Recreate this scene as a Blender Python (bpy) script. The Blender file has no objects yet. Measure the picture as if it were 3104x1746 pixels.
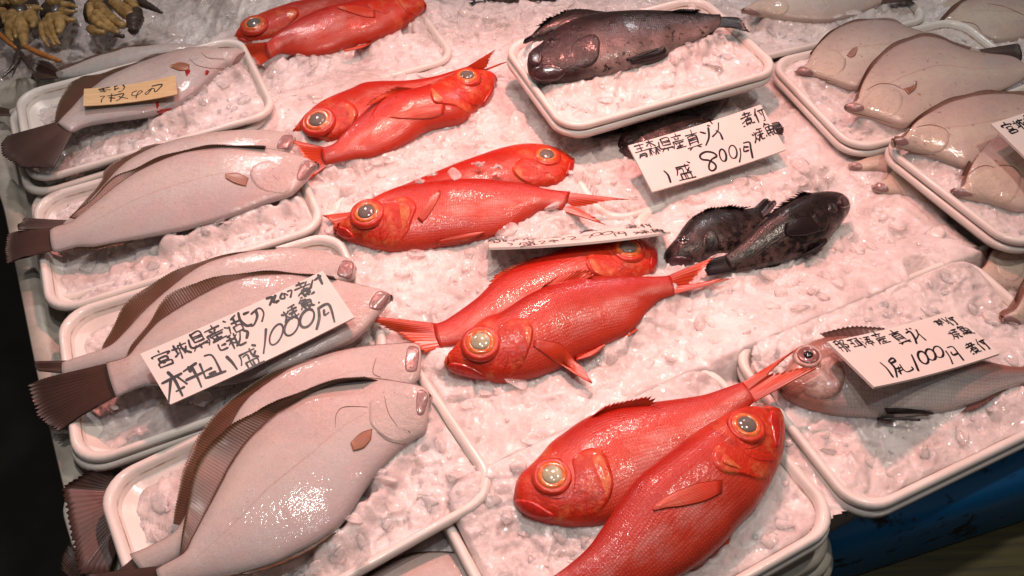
import bpy, math, random
import numpy as np
from mathutils import Vector, Matrix
from mathutils.bvhtree import BVHTree
random.seed(7); rng = np.random.default_rng(7)
scene = bpy.context.scene
C = scene.collection

# ------------------------------------------------------------------ camera
H = 0.8
FPX = 2200 * 3104 / 2576.0
PITCH, ROLL = math.radians(48), math.radians(-2)
FW = np.array([0, math.cos(PITCH), -math.sin(PITCH)])
_up = np.array([0, math.sin(PITCH), math.cos(PITCH)]); _r = np.array([1.0, 0, 0])
RT = _r * math.cos(ROLL) + _up * math.sin(ROLL)
UP = -_r * math.sin(ROLL) + _up * math.cos(ROLL)
EYE = np.array([0, 0, H])
cam_d = bpy.data.cameras.new('camera'); cam = bpy.data.objects.new('camera', cam_d); C.objects.link(cam)
cam_d.sensor_width = 36; cam_d.lens = 36 * FPX / 3104; cam_d.clip_start = 0.02; cam_d.clip_end = 60
cam.matrix_world = Matrix(((RT[0], UP[0], -FW[0], 0), (RT[1], UP[1], -FW[1], 0), (RT[2], UP[2], -FW[2], H), (0, 0, 0, 1)))
scene.camera = cam

# ------------------------------------------------------------------ light and exposure
w = bpy.data.worlds.new('World'); scene.world = w; w.use_nodes = True
w.node_tree.nodes['Background'].inputs[0].default_value = (0.75, 0.62, 0.58, 1)
w.node_tree.nodes['Background'].inputs[1].default_value = 0.11
vs = scene.view_settings; vs.view_transform = 'Standard'; vs.look = 'None'; vs.exposure = 0.0; vs.gamma = 1; vs.use_curve_mapping = False
def lamp(name, loc, aim, col, power, radius, spot=None, blend=0.8):
    l = bpy.data.lights.new(name, 'SPOT' if spot else 'POINT'); l.energy = power; l.color = col; l.shadow_soft_size = radius
    if spot: l.spot_size = math.radians(spot); l.spot_blend = blend
    o = bpy.data.objects.new(name, l); C.objects.link(o); o.location = loc
    d = Vector(aim) - Vector(loc); o.rotation_euler = d.to_track_quat('-Z', 'Y').to_euler()
    return o
lamp('stall_lamp', (0.08, 1.25, 1.15), (0.02, 0.72, 0), (1.0, 0.35, 0.30), 74, 0.035, 76, 1.0)
lamp('stall_lamp', (-0.15, 0.55, 1.45), (-0.20, 0.62, 0), (1.0, 0.87, 0.80), 26, 0.03, 78, 1.0)
lamp('stall_lamp', (0.75, 0.75, 1.60), (0.35, 0.85, 0), (1.0, 0.84, 0.72), 30, 0.04, 100, 1.0)
lamp('stall_lamp', (-0.62, 1.66, 1.00), (-0.30, 0.75, 0), (1.0, 0.88, 0.86), 17, 0.035, 110, 1.0)
lamp('stall_lamp', (0.62, 1.85, 1.15), (0.30, 0.80, 0), (0.93, 0.95, 1.0), 14, 0.035, 110, 1.0)
lamp('stall_lamp', (0.15, 0.1, 1.9), (0.1, 0.6, 0), (0.86, 0.93, 1.0), 15, 0.03, 120, 1.0)

# ------------------------------------------------------------------ pixels -> rays -> points in the place
REG = dict(a1=(0, 0, .35885), a2=(650, 0, .41408), a3=(1500, 0, .41408), a4=(2204, 0, .35885), a5=(0, 350, .41408), a6=(850, 400, .44643),
           a7=(1800, 300, .41398), a8=(2400, 350, .4487), b1=(0, 700, .50466), b2=(1000, 650, .50466), b3=(2100, 900, .41402), b4=(0, 1100, .44583),
           b5=(500, 1100, .44583), b6=(1400, 1100, .44589), b7=(2300, 1250, .34227), b8=(1000, 1450, .27174), c1=(420, 820, .28986),
           c2=(1880, 310, .20186), c3=(1450, 660, .22516), c4=(2480, 940, .22516), c5=(240, 220, .12422), c6=(2900, 300, .17942),
           c7=(0, 0, .24068), c8=(0, 260, .30374), f=(0, 0, 1.0))
def px(reg, pts):
    ox, oy, s = REG[reg]; a = np.array(pts, float).reshape(-1, 2)
    return a * s + np.array([ox, oy])
def ray(p):
    p = np.asarray(p, float)
    a = (p[..., 0] - 1552) / FPX; b = (873 - p[..., 1]) / FPX
    return FW + a[..., None] * RT + b[..., None] * UP
def un(p, z):
    d = ray(p); z = np.asarray(z, float)
    t = (z - H) / d[..., 2]
    return EYE + d * t[..., None]
def mpp(P): return np.dot(np.asarray(P) - EYE, FW) / FPX      # metres per pixel at a point
def resample(P, n, closed=False):
    P = np.asarray(P, float)
    if closed: P = np.vstack([P, P[:1]])
    # Catmull-Rom, then even arc length
    Q = [];  m = len(P)
    for i in range(m - 1):
        if closed: p0, p3 = P[(i - 1) % (m - 1)], P[(i + 2) % (m - 1)]
        else: p0, p3 = P[max(i - 1, 0)], P[min(i + 2, m - 1)]
        p1, p2 = P[i], P[i + 1]
        for t in np.linspace(0, 1, 10, endpoint=False):
            Q.append(.5 * ((2 * p1) + (-p0 + p2) * t + (2 * p0 - 5 * p1 + 4 * p2 - p3) * t * t + (-p0 + 3 * p1 - 3 * p2 + p3) * t ** 3))
    Q.append(P[-1]); Q = np.array(Q)
    s = np.concatenate([[0], np.cumsum(np.linalg.norm(np.diff(Q, axis=0), axis=1))])
    t = np.linspace(0, s[-1], n + (1 if closed else 0))
    R = np.stack([np.interp(t, s, Q[:, k]) for k in range(Q.shape[1])], 1)
    return R[:-1] if closed else R

# ------------------------------------------------------------------ materials
class NT:
    def __init__(s, name):
        s.m = bpy.data.materials.new(name); s.m.use_nodes = True; s.t = s.m.node_tree; s.n = s.t.nodes; s.l = s.t.links
        s.b = s.n['Principled BSDF']; s.out = s.n['Material Output']
    def add(s, typ, ins=None, **kw):
        nd = s.n.new(typ)
        for k, v in kw.items(): setattr(nd, k, v)
        for k, v in (ins or {}).items(): s.put(nd.inputs[k], v)
        return nd
    def put(s, sock, v):
        if isinstance(v, bpy.types.NodeSocket): s.l.new(v, sock)
        else: sock.default_value = v
    def set(s, **kw):
        for k, v in kw.items(): s.put(s.b.inputs[k.replace('_', ' ')], v)
    def uv(s, name): return s.add('ShaderNodeUVMap', uv_map=name).outputs[0]
    def obj(s): return s.add('ShaderNodeTexCoord').outputs['Object']
    def scale(s, vec, sc): return s.add('ShaderNodeMapping', {'Vector': vec, 'Scale': sc}).outputs[0]
    def noise(s, vec, sc, det=3, rough=.55): return s.add('ShaderNodeTexNoise', {'Vector': vec, 'Scale': sc, 'Detail': det, 'Roughness': rough}).outputs[0]
    def ramp(s, fac, stops, interp='LINEAR'):
        r = s.add('ShaderNodeValToRGB', {'Fac': fac}); e = r.color_ramp; e.interpolation = interp
        while len(e.elements) < len(stops): e.elements.new(.5)
        for el, (p, c) in zip(e.elements, stops):
            el.position = p; el.color = (c[0], c[1], c[2], 1) if hasattr(c, '__len__') else (c, c, c, 1)
        return r.outputs[0]
    def mix(s, fac, a, b, mode='MIX'):
        m = s.add('ShaderNodeMix', data_type='RGBA', blend_type=mode)
        s.put(m.inputs[0], fac)
        for sock, v in ((m.inputs[6], a), (m.inputs[7], b)):
            s.put(sock, v if isinstance(v, bpy.types.NodeSocket) else (v[0], v[1], v[2], 1))
        return m.outputs[2]
    def math(s, op, a, b=0.0):
        m = s.add('ShaderNodeMath', operation=op); s.put(m.inputs[0], a); s.put(m.inputs[1], b); return m.outputs[0]
    def sep(s, v): return s.add('ShaderNodeSeparateXYZ', {'Vector': v}).outputs
    def bump(s, h, strength, dist, prev=None):
        b = s.add('ShaderNodeBump', {'Height': h, 'Strength': strength, 'Distance': dist})
        if prev is not None: s.put(b.inputs['Normal'], prev)
        s.put(s.b.inputs['Normal'], b.outputs[0]); return b.outputs[0]
    def film(s, vec, sc, strength, dist, det=3):
        """a wet film with its own ripples"""
        b = s.add('ShaderNodeBump', {'Height': s.noise(vec, sc, det, .6), 'Strength': strength, 'Distance': dist})
        s.put(s.b.inputs['Coat Normal'], b.outputs[0])

def m_body(name, belly, flank, back, head, headu=.30, scale=330, rough=.3, spots=None, scale_str=.38, sheen=0., mott=.25, dark=.72, edge=None, lat=None, sss=0., silver=(.64, .30, .27), coat=.35, film=(170, 260, 1), head2=None):
    n = NT(name); u, v, _ = n.sep(n.uv('along')); o = n.obj()
    col = n.ramp(v, [(0.02, belly), (.28, [.5 * a + .5 * b for a, b in zip(belly, flank)]), (.46, flank), (.62, [.45 * a + .55 * b for a, b in zip(flank, back)]), (.78, back), (1, [c * .75 for c in back])])
    hn = n.math('ADD', u, n.math('MULTIPLY', n.math('SUBTRACT', n.noise(o, 60), .5), .08))
    hm = n.ramp(hn, [(headu - .05, 1), (headu + .06, 0)])
    hd = head
    if head2:
        hd = n.mix(n.ramp(n.noise(o, 62, 6, .72), [(.50, 0), (.70, .85)]), head, head2)
        hd = n.mix(n.ramp(n.noise(o, 35, 5, .7), [(.54, 0), (.68, .7)]), hd, [c * .5 for c in head])
    col = n.mix(hm, col, hd)
    mo = n.noise(o, 42, 5, .65)
    col = n.mix(n.ramp(mo, [(.35, mott), (.7, 0)]), col, [c * .55 for c in back])
    if sheen:
        sv = n.math('MULTIPLY', n.ramp(v, [(.16, 0), (.36, 1), (.52, .9), (.66, 0)]), n.ramp(n.noise(n.scale(n.uv('metric'), (14, 40, 1)), 1.6, 4, .6), [(.42, 0), (.64, .55)]))
        col = n.mix(n.math('MULTIPLY', sv, n.math('SUBTRACT', 1.0, hm)), col, silver)
    vo = n.add('ShaderNodeTexVoronoi', {'Vector': n.uv('metric'), 'Scale': scale, 'Randomness': .38}, feature='DISTANCE_TO_EDGE').outputs[0]
    body = n.math('SUBTRACT', 1.0, hm)
    sedge = n.math('MULTIPLY', n.ramp(vo, [(0, 1), (.17, 0)]), n.math('MULTIPLY', body, 1 - dark))
    col = n.mix(sedge, col, [c * .35 for c in back])
    if lat:
        wob = n.math('MULTIPLY', n.math('SUBTRACT', n.noise(o, 25), .5), .03)
        lv = n.math('ABSOLUTE', n.math('SUBTRACT', n.math('ADD', v, wob), .53))
        col = n.mix(n.math('MULTIPLY', n.ramp(lv, [(.0, 1), (.012, 0)]), n.math('MULTIPLY', body, .55)), col, lat)
        pk = n.ramp(n.noise(o, 15, 6, .7), [(.42, 0), (.72, .55)]); col = n.mix(pk, col, (.50, .31, .28))
        gy = n.ramp(n.noise(n.scale(o, (1, 1.3, 1)), 21, 5, .6), [(.48, 0), (.72, .5)]); col = n.mix(gy, col, (.36, .34, .345))
        sk = n.ramp(n.noise(o, 230, 3, .7), [(.62, 0), (.72, .55)]); col = n.mix(sk, col, (.28, .16, .13))
    if edge:
        ed = n.math('ADD', v, n.math('MULTIPLY', n.math('SUBTRACT', n.noise(o, 120), .5), .02))
        col = n.mix(n.ramp(ed, [(.945, 0), (.972, 1)]), col, edge)
    if spots:
        sp = n.ramp(n.noise(o, spots[1], 4, .7), [(spots[2], 0), (spots[2] + .1, 1)])
        col = n.mix(sp, col, spots[0])
    n.set(Base_Color=col, Roughness=n.ramp(n.noise(o, 90, 3), [(.3, rough * .75), (.75, rough * 1.35)]), Metallic=n.math('MULTIPLY', n.ramp(v, [(.2, 0), (.42, sheen), (.6, sheen * .6), (.75, 0)]), body),
          Coat_Weight=coat, Coat_Roughness=.07, Specular_IOR_Level=.36)
    b1 = n.bump(n.math('MULTIPLY', vo, body), scale_str, .0012)
    b2 = n.bump(n.noise(o, 140, 4), .22, .0018, b1)
    b2 = n.bump(n.math('MULTIPLY', n.noise(n.scale(o, (1, 1, 1)), 95, 6, .7), hm), .55, .0035, b2)
    n.film(n.scale(n.uv('metric'), film), 1.0, .24, .0020)
    if lat: n.bump(n.noise(n.scale(n.uv('metric'), (120, 420, 1)), 1.8, 5, .75), .30, .0016, b2)
    else: n.bump(n.noise(n.scale(n.uv('metric'), (110, 260, 1)), 2.0, 4, .65), .16, .0015, b2)
    if sss: n.set(Subsurface_Weight=sss, Subsurface_Radius=(1, .45, .32), Subsurface_Scale=.006)
    return n.m
def m_fin(name, base, tip, rays=26, rough=.3, trans=.15, stripe=.5, axis=0):
    n = NT(name); uv = n.sep(n.uv('along')); o = n.obj()
    a = n.math('ADD', n.math('MULTIPLY', uv[axis], rays * 6.2832), n.math('MULTIPLY', n.noise(o, 50), 1.4))
    st = n.math('ADD', n.math('MULTIPLY', n.math('SINE', a), .5), .5)
    col = n.mix(uv[1 - axis], base, tip)
    col = n.mix(n.math('MULTIPLY', n.ramp(st, [(.35, 0), (.9, 1)]), stripe), col, [c * .3 for c in base])
    col = n.mix(n.ramp(n.noise(o, 55, 4), [(.4, 0), (.75, .35)]), col, [c * .5 for c in tip])
    n.set(Base_Color=col, Roughness=rough, Coat_Weight=.05, Coat_Roughness=.15, Transmission_Weight=trans)
    n.bump(st, .25, .0006); return n.m
def m_plain(name, col, rough=.35, var=.15, sc=40, coat=0., bump=.15, bsc=120, metal=0., trans=0., var2=None, ior=1.45):
    n = NT(name); o = n.obj()
    c = n.mix(n.ramp(n.noise(o, sc, 5, .6), [(.35, 0), (.75, 1)]), [x * (1 - var) for x in col], var2 or [min(1, x * (1 + var)) for x in col])
    n.set(Base_Color=c, Roughness=n.ramp(n.noise(o, sc * 2.2, 3), [(.3, rough * .8), (.7, min(1, rough * 1.25))]), Coat_Weight=coat, Coat_Roughness=.1, Metallic=metal, Transmission_Weight=trans, IOR=ior)
    if bump: n.bump(n.noise(o, bsc, 4), bump, .002)
    return n.m

M = {}
M['red'] = m_body('alfonsino_skin', (.54, .050, .022), (.54, .062, .034), (.52, .016, .005), (.55, .028, .006), headu=.27, scale=360, rough=.34, sheen=.18, coat=.22, mott=.30, dark=.45, head2=(.64, .20, .07))
M['red_fin'] = m_fin('alfonsino_fin', (.62, .035, .010), (.66, .08, .025), rays=13, stripe=.35, axis=0, trans=.1)
M['red_plain'] = m_plain('alfonsino_jaw', (.52, .022, .012), .26, .3, 70, .5, .3, 160)
def gill():
    n = NT('alfonsino_gill_cover'); o = n.obj(); g = n.sep(n.uv('along'))[0]
    c = n.ramp(n.noise(n.scale(o, (1, 1, 1)), 85, 7, .75), [(.32, (.56, .05, .012)), (.46, (.62, .12, .030)), (.58, (.66, .22, .075)), (.70, (.68, .36, .19)), (.80, (.70, .55, .42))])
    fr = n.sep(n.uv('along'))[1]
    c = n.mix(n.math('MULTIPLY', n.ramp(g, [(.0, .2), (.5, 1)]), n.ramp(n.math('ADD', fr, n.math('MULTIPLY', n.math('SUBTRACT', n.noise(o, 70, 4, .7), .5), .9)), [(.60, 1), (.95, .0)])), (.55, .028, .008), c)
    n.set(Base_Color=c, Roughness=n.ramp(n.noise(o, 130, 4), [(.3, .25), (.7, .5)]), Metallic=.10, Coat_Weight=.35, Coat_Roughness=.08); n.film(o, 190, .22, .002); n.bump(n.noise(o, 170, 6, .75), .55, .0030); return n.m
M['red_gill'] = gill()
M['red_line'] = m_plain('alfonsino_dark_line', (.26, .010, .006), .35, .3, 80, 0, .2)
M['red_sock'] = m_plain('alfonsino_eye_socket', (.53, .026, .010), .36, .25, 90, .15, .5, 150, var2=(.60, .05, .018))
M['eye_ring'] = m_plain('eye_ring_orange', (.76, .13, .025), .18, .3, 150, .7, .2, 200, var2=(.80, .26, .08))
M['pupil'] = m_plain('pupil_grey', (.15, .13, .115), .10, .2, 60, 1.0, 0, var2=(.21, .19, .165))
M['pupil_pale'] = m_plain('pupil_pale_green', (.42, .42, .26), .10, .35, 60, 1.0, 0, var2=(.6, .6, .42))
M['flat'] = m_body('flounder_belly_skin', (.38, .365, .36), (.48, .455, .43), (.54, .47, .43), (.53, .46, .425), headu=.2, scale=520, rough=.27, scale_str=.10, mott=.10, dark=.985, edge=(.10, .05, .035), lat=(.34, .22, .19), sss=.15, coat=.36, film=(120, 230, 1))
M['flat_yel'] = m_body('flatfish_belly_skin', (.56, .47, .40), (.62, .54, .45), (.50, .39, .34), (.62, .51, .41), headu=.2, scale=520, rough=.28, scale_str=.10, mott=.16, dark=.985, edge=(.19, .085, .06), lat=(.40, .22, .17), sss=.15, coat=.6, film=(120, 230, 1), spots=((.20, .08, .05), 95, .63))
M['flat_fin'] = m_fin('flounder_fin', (.16, .062, .042), (.12, .070, .034), rays=90, stripe=.8, rough=.36, trans=0)
M['flat_edge'] = m_fin('flatfish_edge_fin', (.30, .13, .09), (.14, .085, .06), rays=90, stripe=.35, rough=.36, trans=0)
M['flat_tail'] = m_fin('flounder_tail', (.105, .046, .034), (.04, .022, .016), rays=26, stripe=.6, rough=.5, trans=0)
M['flat_mouth'] = m_plain('flounder_lips', (.44, .27, .25), .22, .35, 130, .6, .5, 160, var2=(.27, .15, .15))
M['flat_gill'] = m_plain('flounder_gill_cover', (.57, .46, .41), .36, .10, 60, .12, .5, 130, var2=(.58, .42, .37))
M['flat_gill_y'] = m_plain('flatfish_gill_cover', (.58, .45, .33), .36, .10, 60, .12, .5, 130, var2=(.60, .40, .28))
M['flat_pect'] = m_fin('flounder_pectoral', (.36, .13, .07), (.40, .19, .10), rays=7, stripe=.4)
M['crease'] = m_plain('crease_red_brown', (.22, .07, .05), .3, .3, 120, .4, .2)
M['blood'] = m_plain('blood', (.36, .012, .010), .12, .3, 140, .8, .2)
M['rock'] = m_body('rockfish_skin', (.13, .085, .075), (.042, .026, .021), (.020, .013, .011), (.036, .019, .018), headu=.24, scale=330, rough=.30, mott=.6, coat=.18, spots=((.010, .007, .007), 110, .46), dark=.8)
M['rock_pale'] = m_body('rockfish_pale_skin', (.33, .24, .22), (.13, .085, .078), (.018, .012, .011), (.042, .022, .022), headu=.30, scale=330, rough=.30, mott=.6, coat=.18, spots=((.012, .008, .008), 95, .55), dark=.8)
M['rock_fin'] = m_fin('rockfish_fin', (.022, .014, .014), (.016, .010, .011), rays=12, stripe=.6, rough=.33, trans=0)
M['rock_plain'] = m_plain('rockfish_jaw', (.055, .028, .030), .25, .4, 90, .5, .4)
M['rock_eye'] = m_plain('rockfish_eye', (.03, .016, .016), .12, .3, 90, .9, 0)
M['bream'] = m_body('bream_skin', (.56, .51, .48), (.44, .41, .40), (.29, .125, .095), (.40, .19, .145), headu=.22, scale=260, rough=.26, sheen=.45, mott=.2, silver=(.42, .42, .42))
M['bream_fin'] = m_fin('bream_fin', (.24, .10, .08), (.17, .10, .085), rays=10, stripe=.4)
M['bream_gill'] = m_plain('bream_gill_cover', (.42, .19, .13), .34, .45, 80, .10, .6, 120, .05, var2=(.52, .42, .38))
M['bream_ring'] = m_plain('bream_eye_ring', (.22, .10, .09), .15, .3, 90, .8, 0)
M['black_eye'] = m_plain('bream_pupil', (.008, .008, .012), .06, .1, 60, 1, 0)
def tray_mat():
    n = NT('white_tray_plastic'); o = n.obj(); z = n.sep(o)[2]
    c = n.mix(n.ramp(n.noise(o, 14, 5, .6), [(.35, 0), (.75, 1)]), (.70, .655, .60), (.80, .765, .715))
    c = n.mix(n.ramp(n.noise(n.scale(o, (1, 1, 3)), 30, 6, .7), [(.60, 0), (.80, .45)]), c, (.56, .48, .38))
    zz = n.math('ABSOLUTE', n.math('ADD', z, .0088)); line = n.math('MULTIPLY', n.ramp(n.math('MULTIPLY', zz, 500), [(.2, 1), (.85, 0)]), n.ramp(n.noise(o, 22, 5, .7), [(.42, .1), (.60, .9)]))
    c = n.mix(line, c, (.26, .15, .06))
    n.set(Base_Color=c, Roughness=n.ramp(n.noise(o, 30, 4), [(.3, .26), (.7, .46)]), Coat_Weight=.2, Coat_Roughness=.08)
    n.film(o, 60, .15, .002); n.bump(n.noise(o, 220, 4), .2, .0010); return n.m
M['tray'] = tray_mat()
M['crate'] = m_plain('old_white_crate_plastic', (.46, .43, .36), .45, .25, 16, 0, .2, 60, var2=(.58, .55, .48))
M['grime'] = m_plain('brown_grime', (.17, .10, .05), .6, .4, 60)
M['board'] = m_plain('price_board', (.72, .68, .63), .42, .03, 20, 0, .05, 200)
M['ink'] = m_plain('black_ink', (.014, .010, .016), .35, .3, 60, 0, 0)
M['crab'] = m_plain('crab_shell', (.44, .25, .07), .34, .5, 70, .3, .6, 120, var2=(.58, .38, .15))
M['crab_orange'] = m_plain('crab_leg_orange', (.46, .17, .035), .35, .3, 60, .3, .4, 120)
M['crab_dark'] = m_plain('crab_dark_shell_and_shade', (.05, .032, .022), .4, .4, 60, .3, .5, 120)  # dark claws, and the shade painted in beneath the crab legs
def wood_tag():
    n = NT('pale_wood'); o = n.obj()
    g = n.noise(n.scale(o, (4, 60, 60)), 5, 4)
    n.set(Base_Color=n.ramp(g, [(.3, (.58, .38, .17)), (.7, (.70, .52, .28))]), Roughness=.5); n.bump(g, .2, .001); return n.m
M['wood_tag'] = wood_tag()
def blue():
    n = NT('blue_plastic'); o = n.obj()
    d = n.ramp(n.noise(n.scale(o, (1, 1.0, 1)), 22, 6, .65), [(.55, 0), (.63, 1)])
    c = n.mix(n.noise(o, 8), (.010, .20, .52), (.016, .25, .60))
    n.set(Base_Color=n.mix(d, c, (.017, .020, .017)), Roughness=n.ramp(d, [(0, .32), (1, .7)])); n.bump(n.noise(o, 70, 4), .25, .002); return n.m
M['blue'] = blue()
def plank():
    n = NT('olive_stained_wood'); o = n.obj()
    g = n.noise(n.scale(o, (3, 50, 50)), 3, 5)
    n.set(Base_Color=n.ramp(g, [(.3, (.035, .030, .008)), (.7, (.10, .085, .015))]), Roughness=.55); n.bump(g, .4, .002); return n.m
M['plank'] = plank()
M['floor'] = m_plain('wet_dark_floor', (.010, .009, .006), .5, .6, 6, 0, .4, 40)
def ice(name, col, trans, rough, sss=.0, bumpk=1.0):
    n = NT(name); o = n.obj()
    warp = n.add('ShaderNodeVectorMath', {0: n.add('ShaderNodeTexNoise', {'Vector': o, 'Scale': 55, 'Detail': 2}).outputs['Color'], 1: (.012, .012, .012), 2: o}, operation='MULTIPLY_ADD').outputs[0]
    vc = n.add('ShaderNodeTexVoronoi', {'Vector': warp, 'Scale': 62}); cell = n.sep(vc.outputs['Color'])[0]
    v2 = n.add('ShaderNodeTexVoronoi', {'Vector': warp, 'Scale': 150}); cell2 = n.sep(v2.outputs['Color'])[1]
    big = n.noise(o, 11, 5, .62)
    c = n.mix(n.ramp(big, [(.30, 0), (.60, 1)]), [col[0] * .66, col[1] * .62, col[2] * .60], col)
    c = n.mix(n.math('MULTIPLY', cell, .32), c, [col[0] * .62, col[1] * .56, col[2] * .55])
    c = n.mix(n.math('MULTIPLY', cell2, .18), c, [min(1, x * 1.2) for x in col])
    wet = n.ramp(n.noise(o, 19, 5, .65), [(.48, 0), (.62, 1)])
    c = n.mix(n.math('MULTIPLY', wet, .34), c, [col[0] * .55, col[1] * .47, col[2] * .46])
    dk = n.ramp(n.noise(o, 120, 5, .75), [(.58, 0), (.74, .5)])
    c = n.mix(dk, c, [col[0] * .42, col[1] * .36, col[2] * .33])
    n.set(Base_Color=c, Roughness=n.ramp(n.noise(o, 60, 4, .7), [(.35, rough * .35), (.68, rough * 1.6)]), Transmission_Weight=trans, IOR=1.31, Specular_IOR_Level=.6,
          Subsurface_Weight=sss, Subsurface_Radius=(1, .75, .7), Subsurface_Scale=.014, Coat_Weight=.8, Coat_Roughness=.05)
    n.film(warp, 80, .42, .0036, 4)
    b1 = n.bump(n.math('ADD', n.math('MULTIPLY', vc.outputs['Distance'], -1.2), n.math('MULTIPLY', cell, .5)), .30 * bumpk, .004)
    b2 = n.bump(n.math('ADD', n.math('MULTIPLY', v2.outputs['Distance'], -1.0), n.math('MULTIPLY', cell2, .5)), .28 * bumpk, .002, b1)
    n.bump(n.noise(o, 260, 6, .8), .45 * bumpk, .0022, b2)
    return n.m
M['ice'] = ice('crushed_ice', (.85, .79, .77), .0, .20, .6)
def clear(name, body, rough):
    n = NT(name); o = n.obj()
    n.set(Base_Color=(.92, .88, .86, 1), Roughness=n.ramp(n.noise(o, 80, 4, .7), [(.35, rough * .4), (.7, rough * 2)]), IOR=1.31, Specular_IOR_Level=.8, Coat_Weight=1.0, Coat_Roughness=.03)
    n.film(o, 90, .25, .003); n.bump(n.noise(o, 150, 5, .7), .30, .002)
    tr = n.add('ShaderNodeBsdfTransparent', {'Color': (.985, .975, .97, 1)}); mx = n.add('ShaderNodeMixShader')
    lw = n.add('ShaderNodeLayerWeight', {'Blend': .28}).outputs['Facing']
    fac = n.math('ADD', n.math('MULTIPLY', lw, .55), n.ramp(n.noise(o, 60, 5, .65), [(.38, body * .3), (.68, body * 1.6)]))
    n.put(mx.inputs[0], n.math('MINIMUM', fac, 1.0)); n.l.new(tr.outputs[0], mx.inputs[1]); n.l.new(n.b.outputs[0], mx.inputs[2]); n.l.new(mx.outputs[0], n.out.inputs[0])
    return n.m
M['chip'] = clear('ice_chip', .30, .08)
M['clear'] = clear('clear_ice', .20, .06)

# ------------------------------------------------------------------ object helpers
def obj(name, verts, faces, mat, parent=None, base=(0, 0, 0), uvs=None, smooth=True, mats=None, fmat=None):
    me = bpy.data.meshes.new(name)
    vb = np.asarray(verts, float) - np.asarray(base, float)
    me.from_pydata([tuple(v) for v in vb], [], [tuple(int(i) for i in f) for f in faces])
    for mm in (mats or [mat]): me.materials.append(M[mm] if isinstance(mm, str) else mm)
    if fmat is not None: me.polygons.foreach_set('material_index', fmat)
    if smooth: me.polygons.foreach_set('use_smooth', [True] * len(me.polygons))
    if uvs:
        li = np.zeros(len(me.loops), int); me.loops.foreach_get('vertex_index', li)
        for nm, arr in uvs.items():
            l = me.uv_layers.new(name=nm); l.data.foreach_set('uv', np.asarray(arr, float)[li].ravel())
    me.update()
    o = bpy.data.objects.new(name, me); C.objects.link(o)
    if parent is not None: o.parent = parent
    else: o.location = base
    return o
def tag(o, label, cat, group=None, kind=None):
    o['label'] = label
    if cat: o['category'] = cat
    if group: o['group'] = group
    if kind: o['kind'] = kind
    return o
def empty(name, base, label, cat, group=None):
    o = bpy.data.objects.new(name, None); C.objects.link(o); o.location = base; o.empty_display_size = .02
    return tag(o, label, cat, group)
def grid_faces(n, m, wrap=False, off=0):
    f = []
    for i in range(n - 1):
        for j in range(m if wrap else m - 1):
            a = i * m + j; b = i * m + (j + 1) % m
            f.append((off + a, off + b, off + b + m, off + a + m))
    return f
def cr3(z, t): return np.interp(t, np.linspace(0, 1, len(z)), z)

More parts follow.
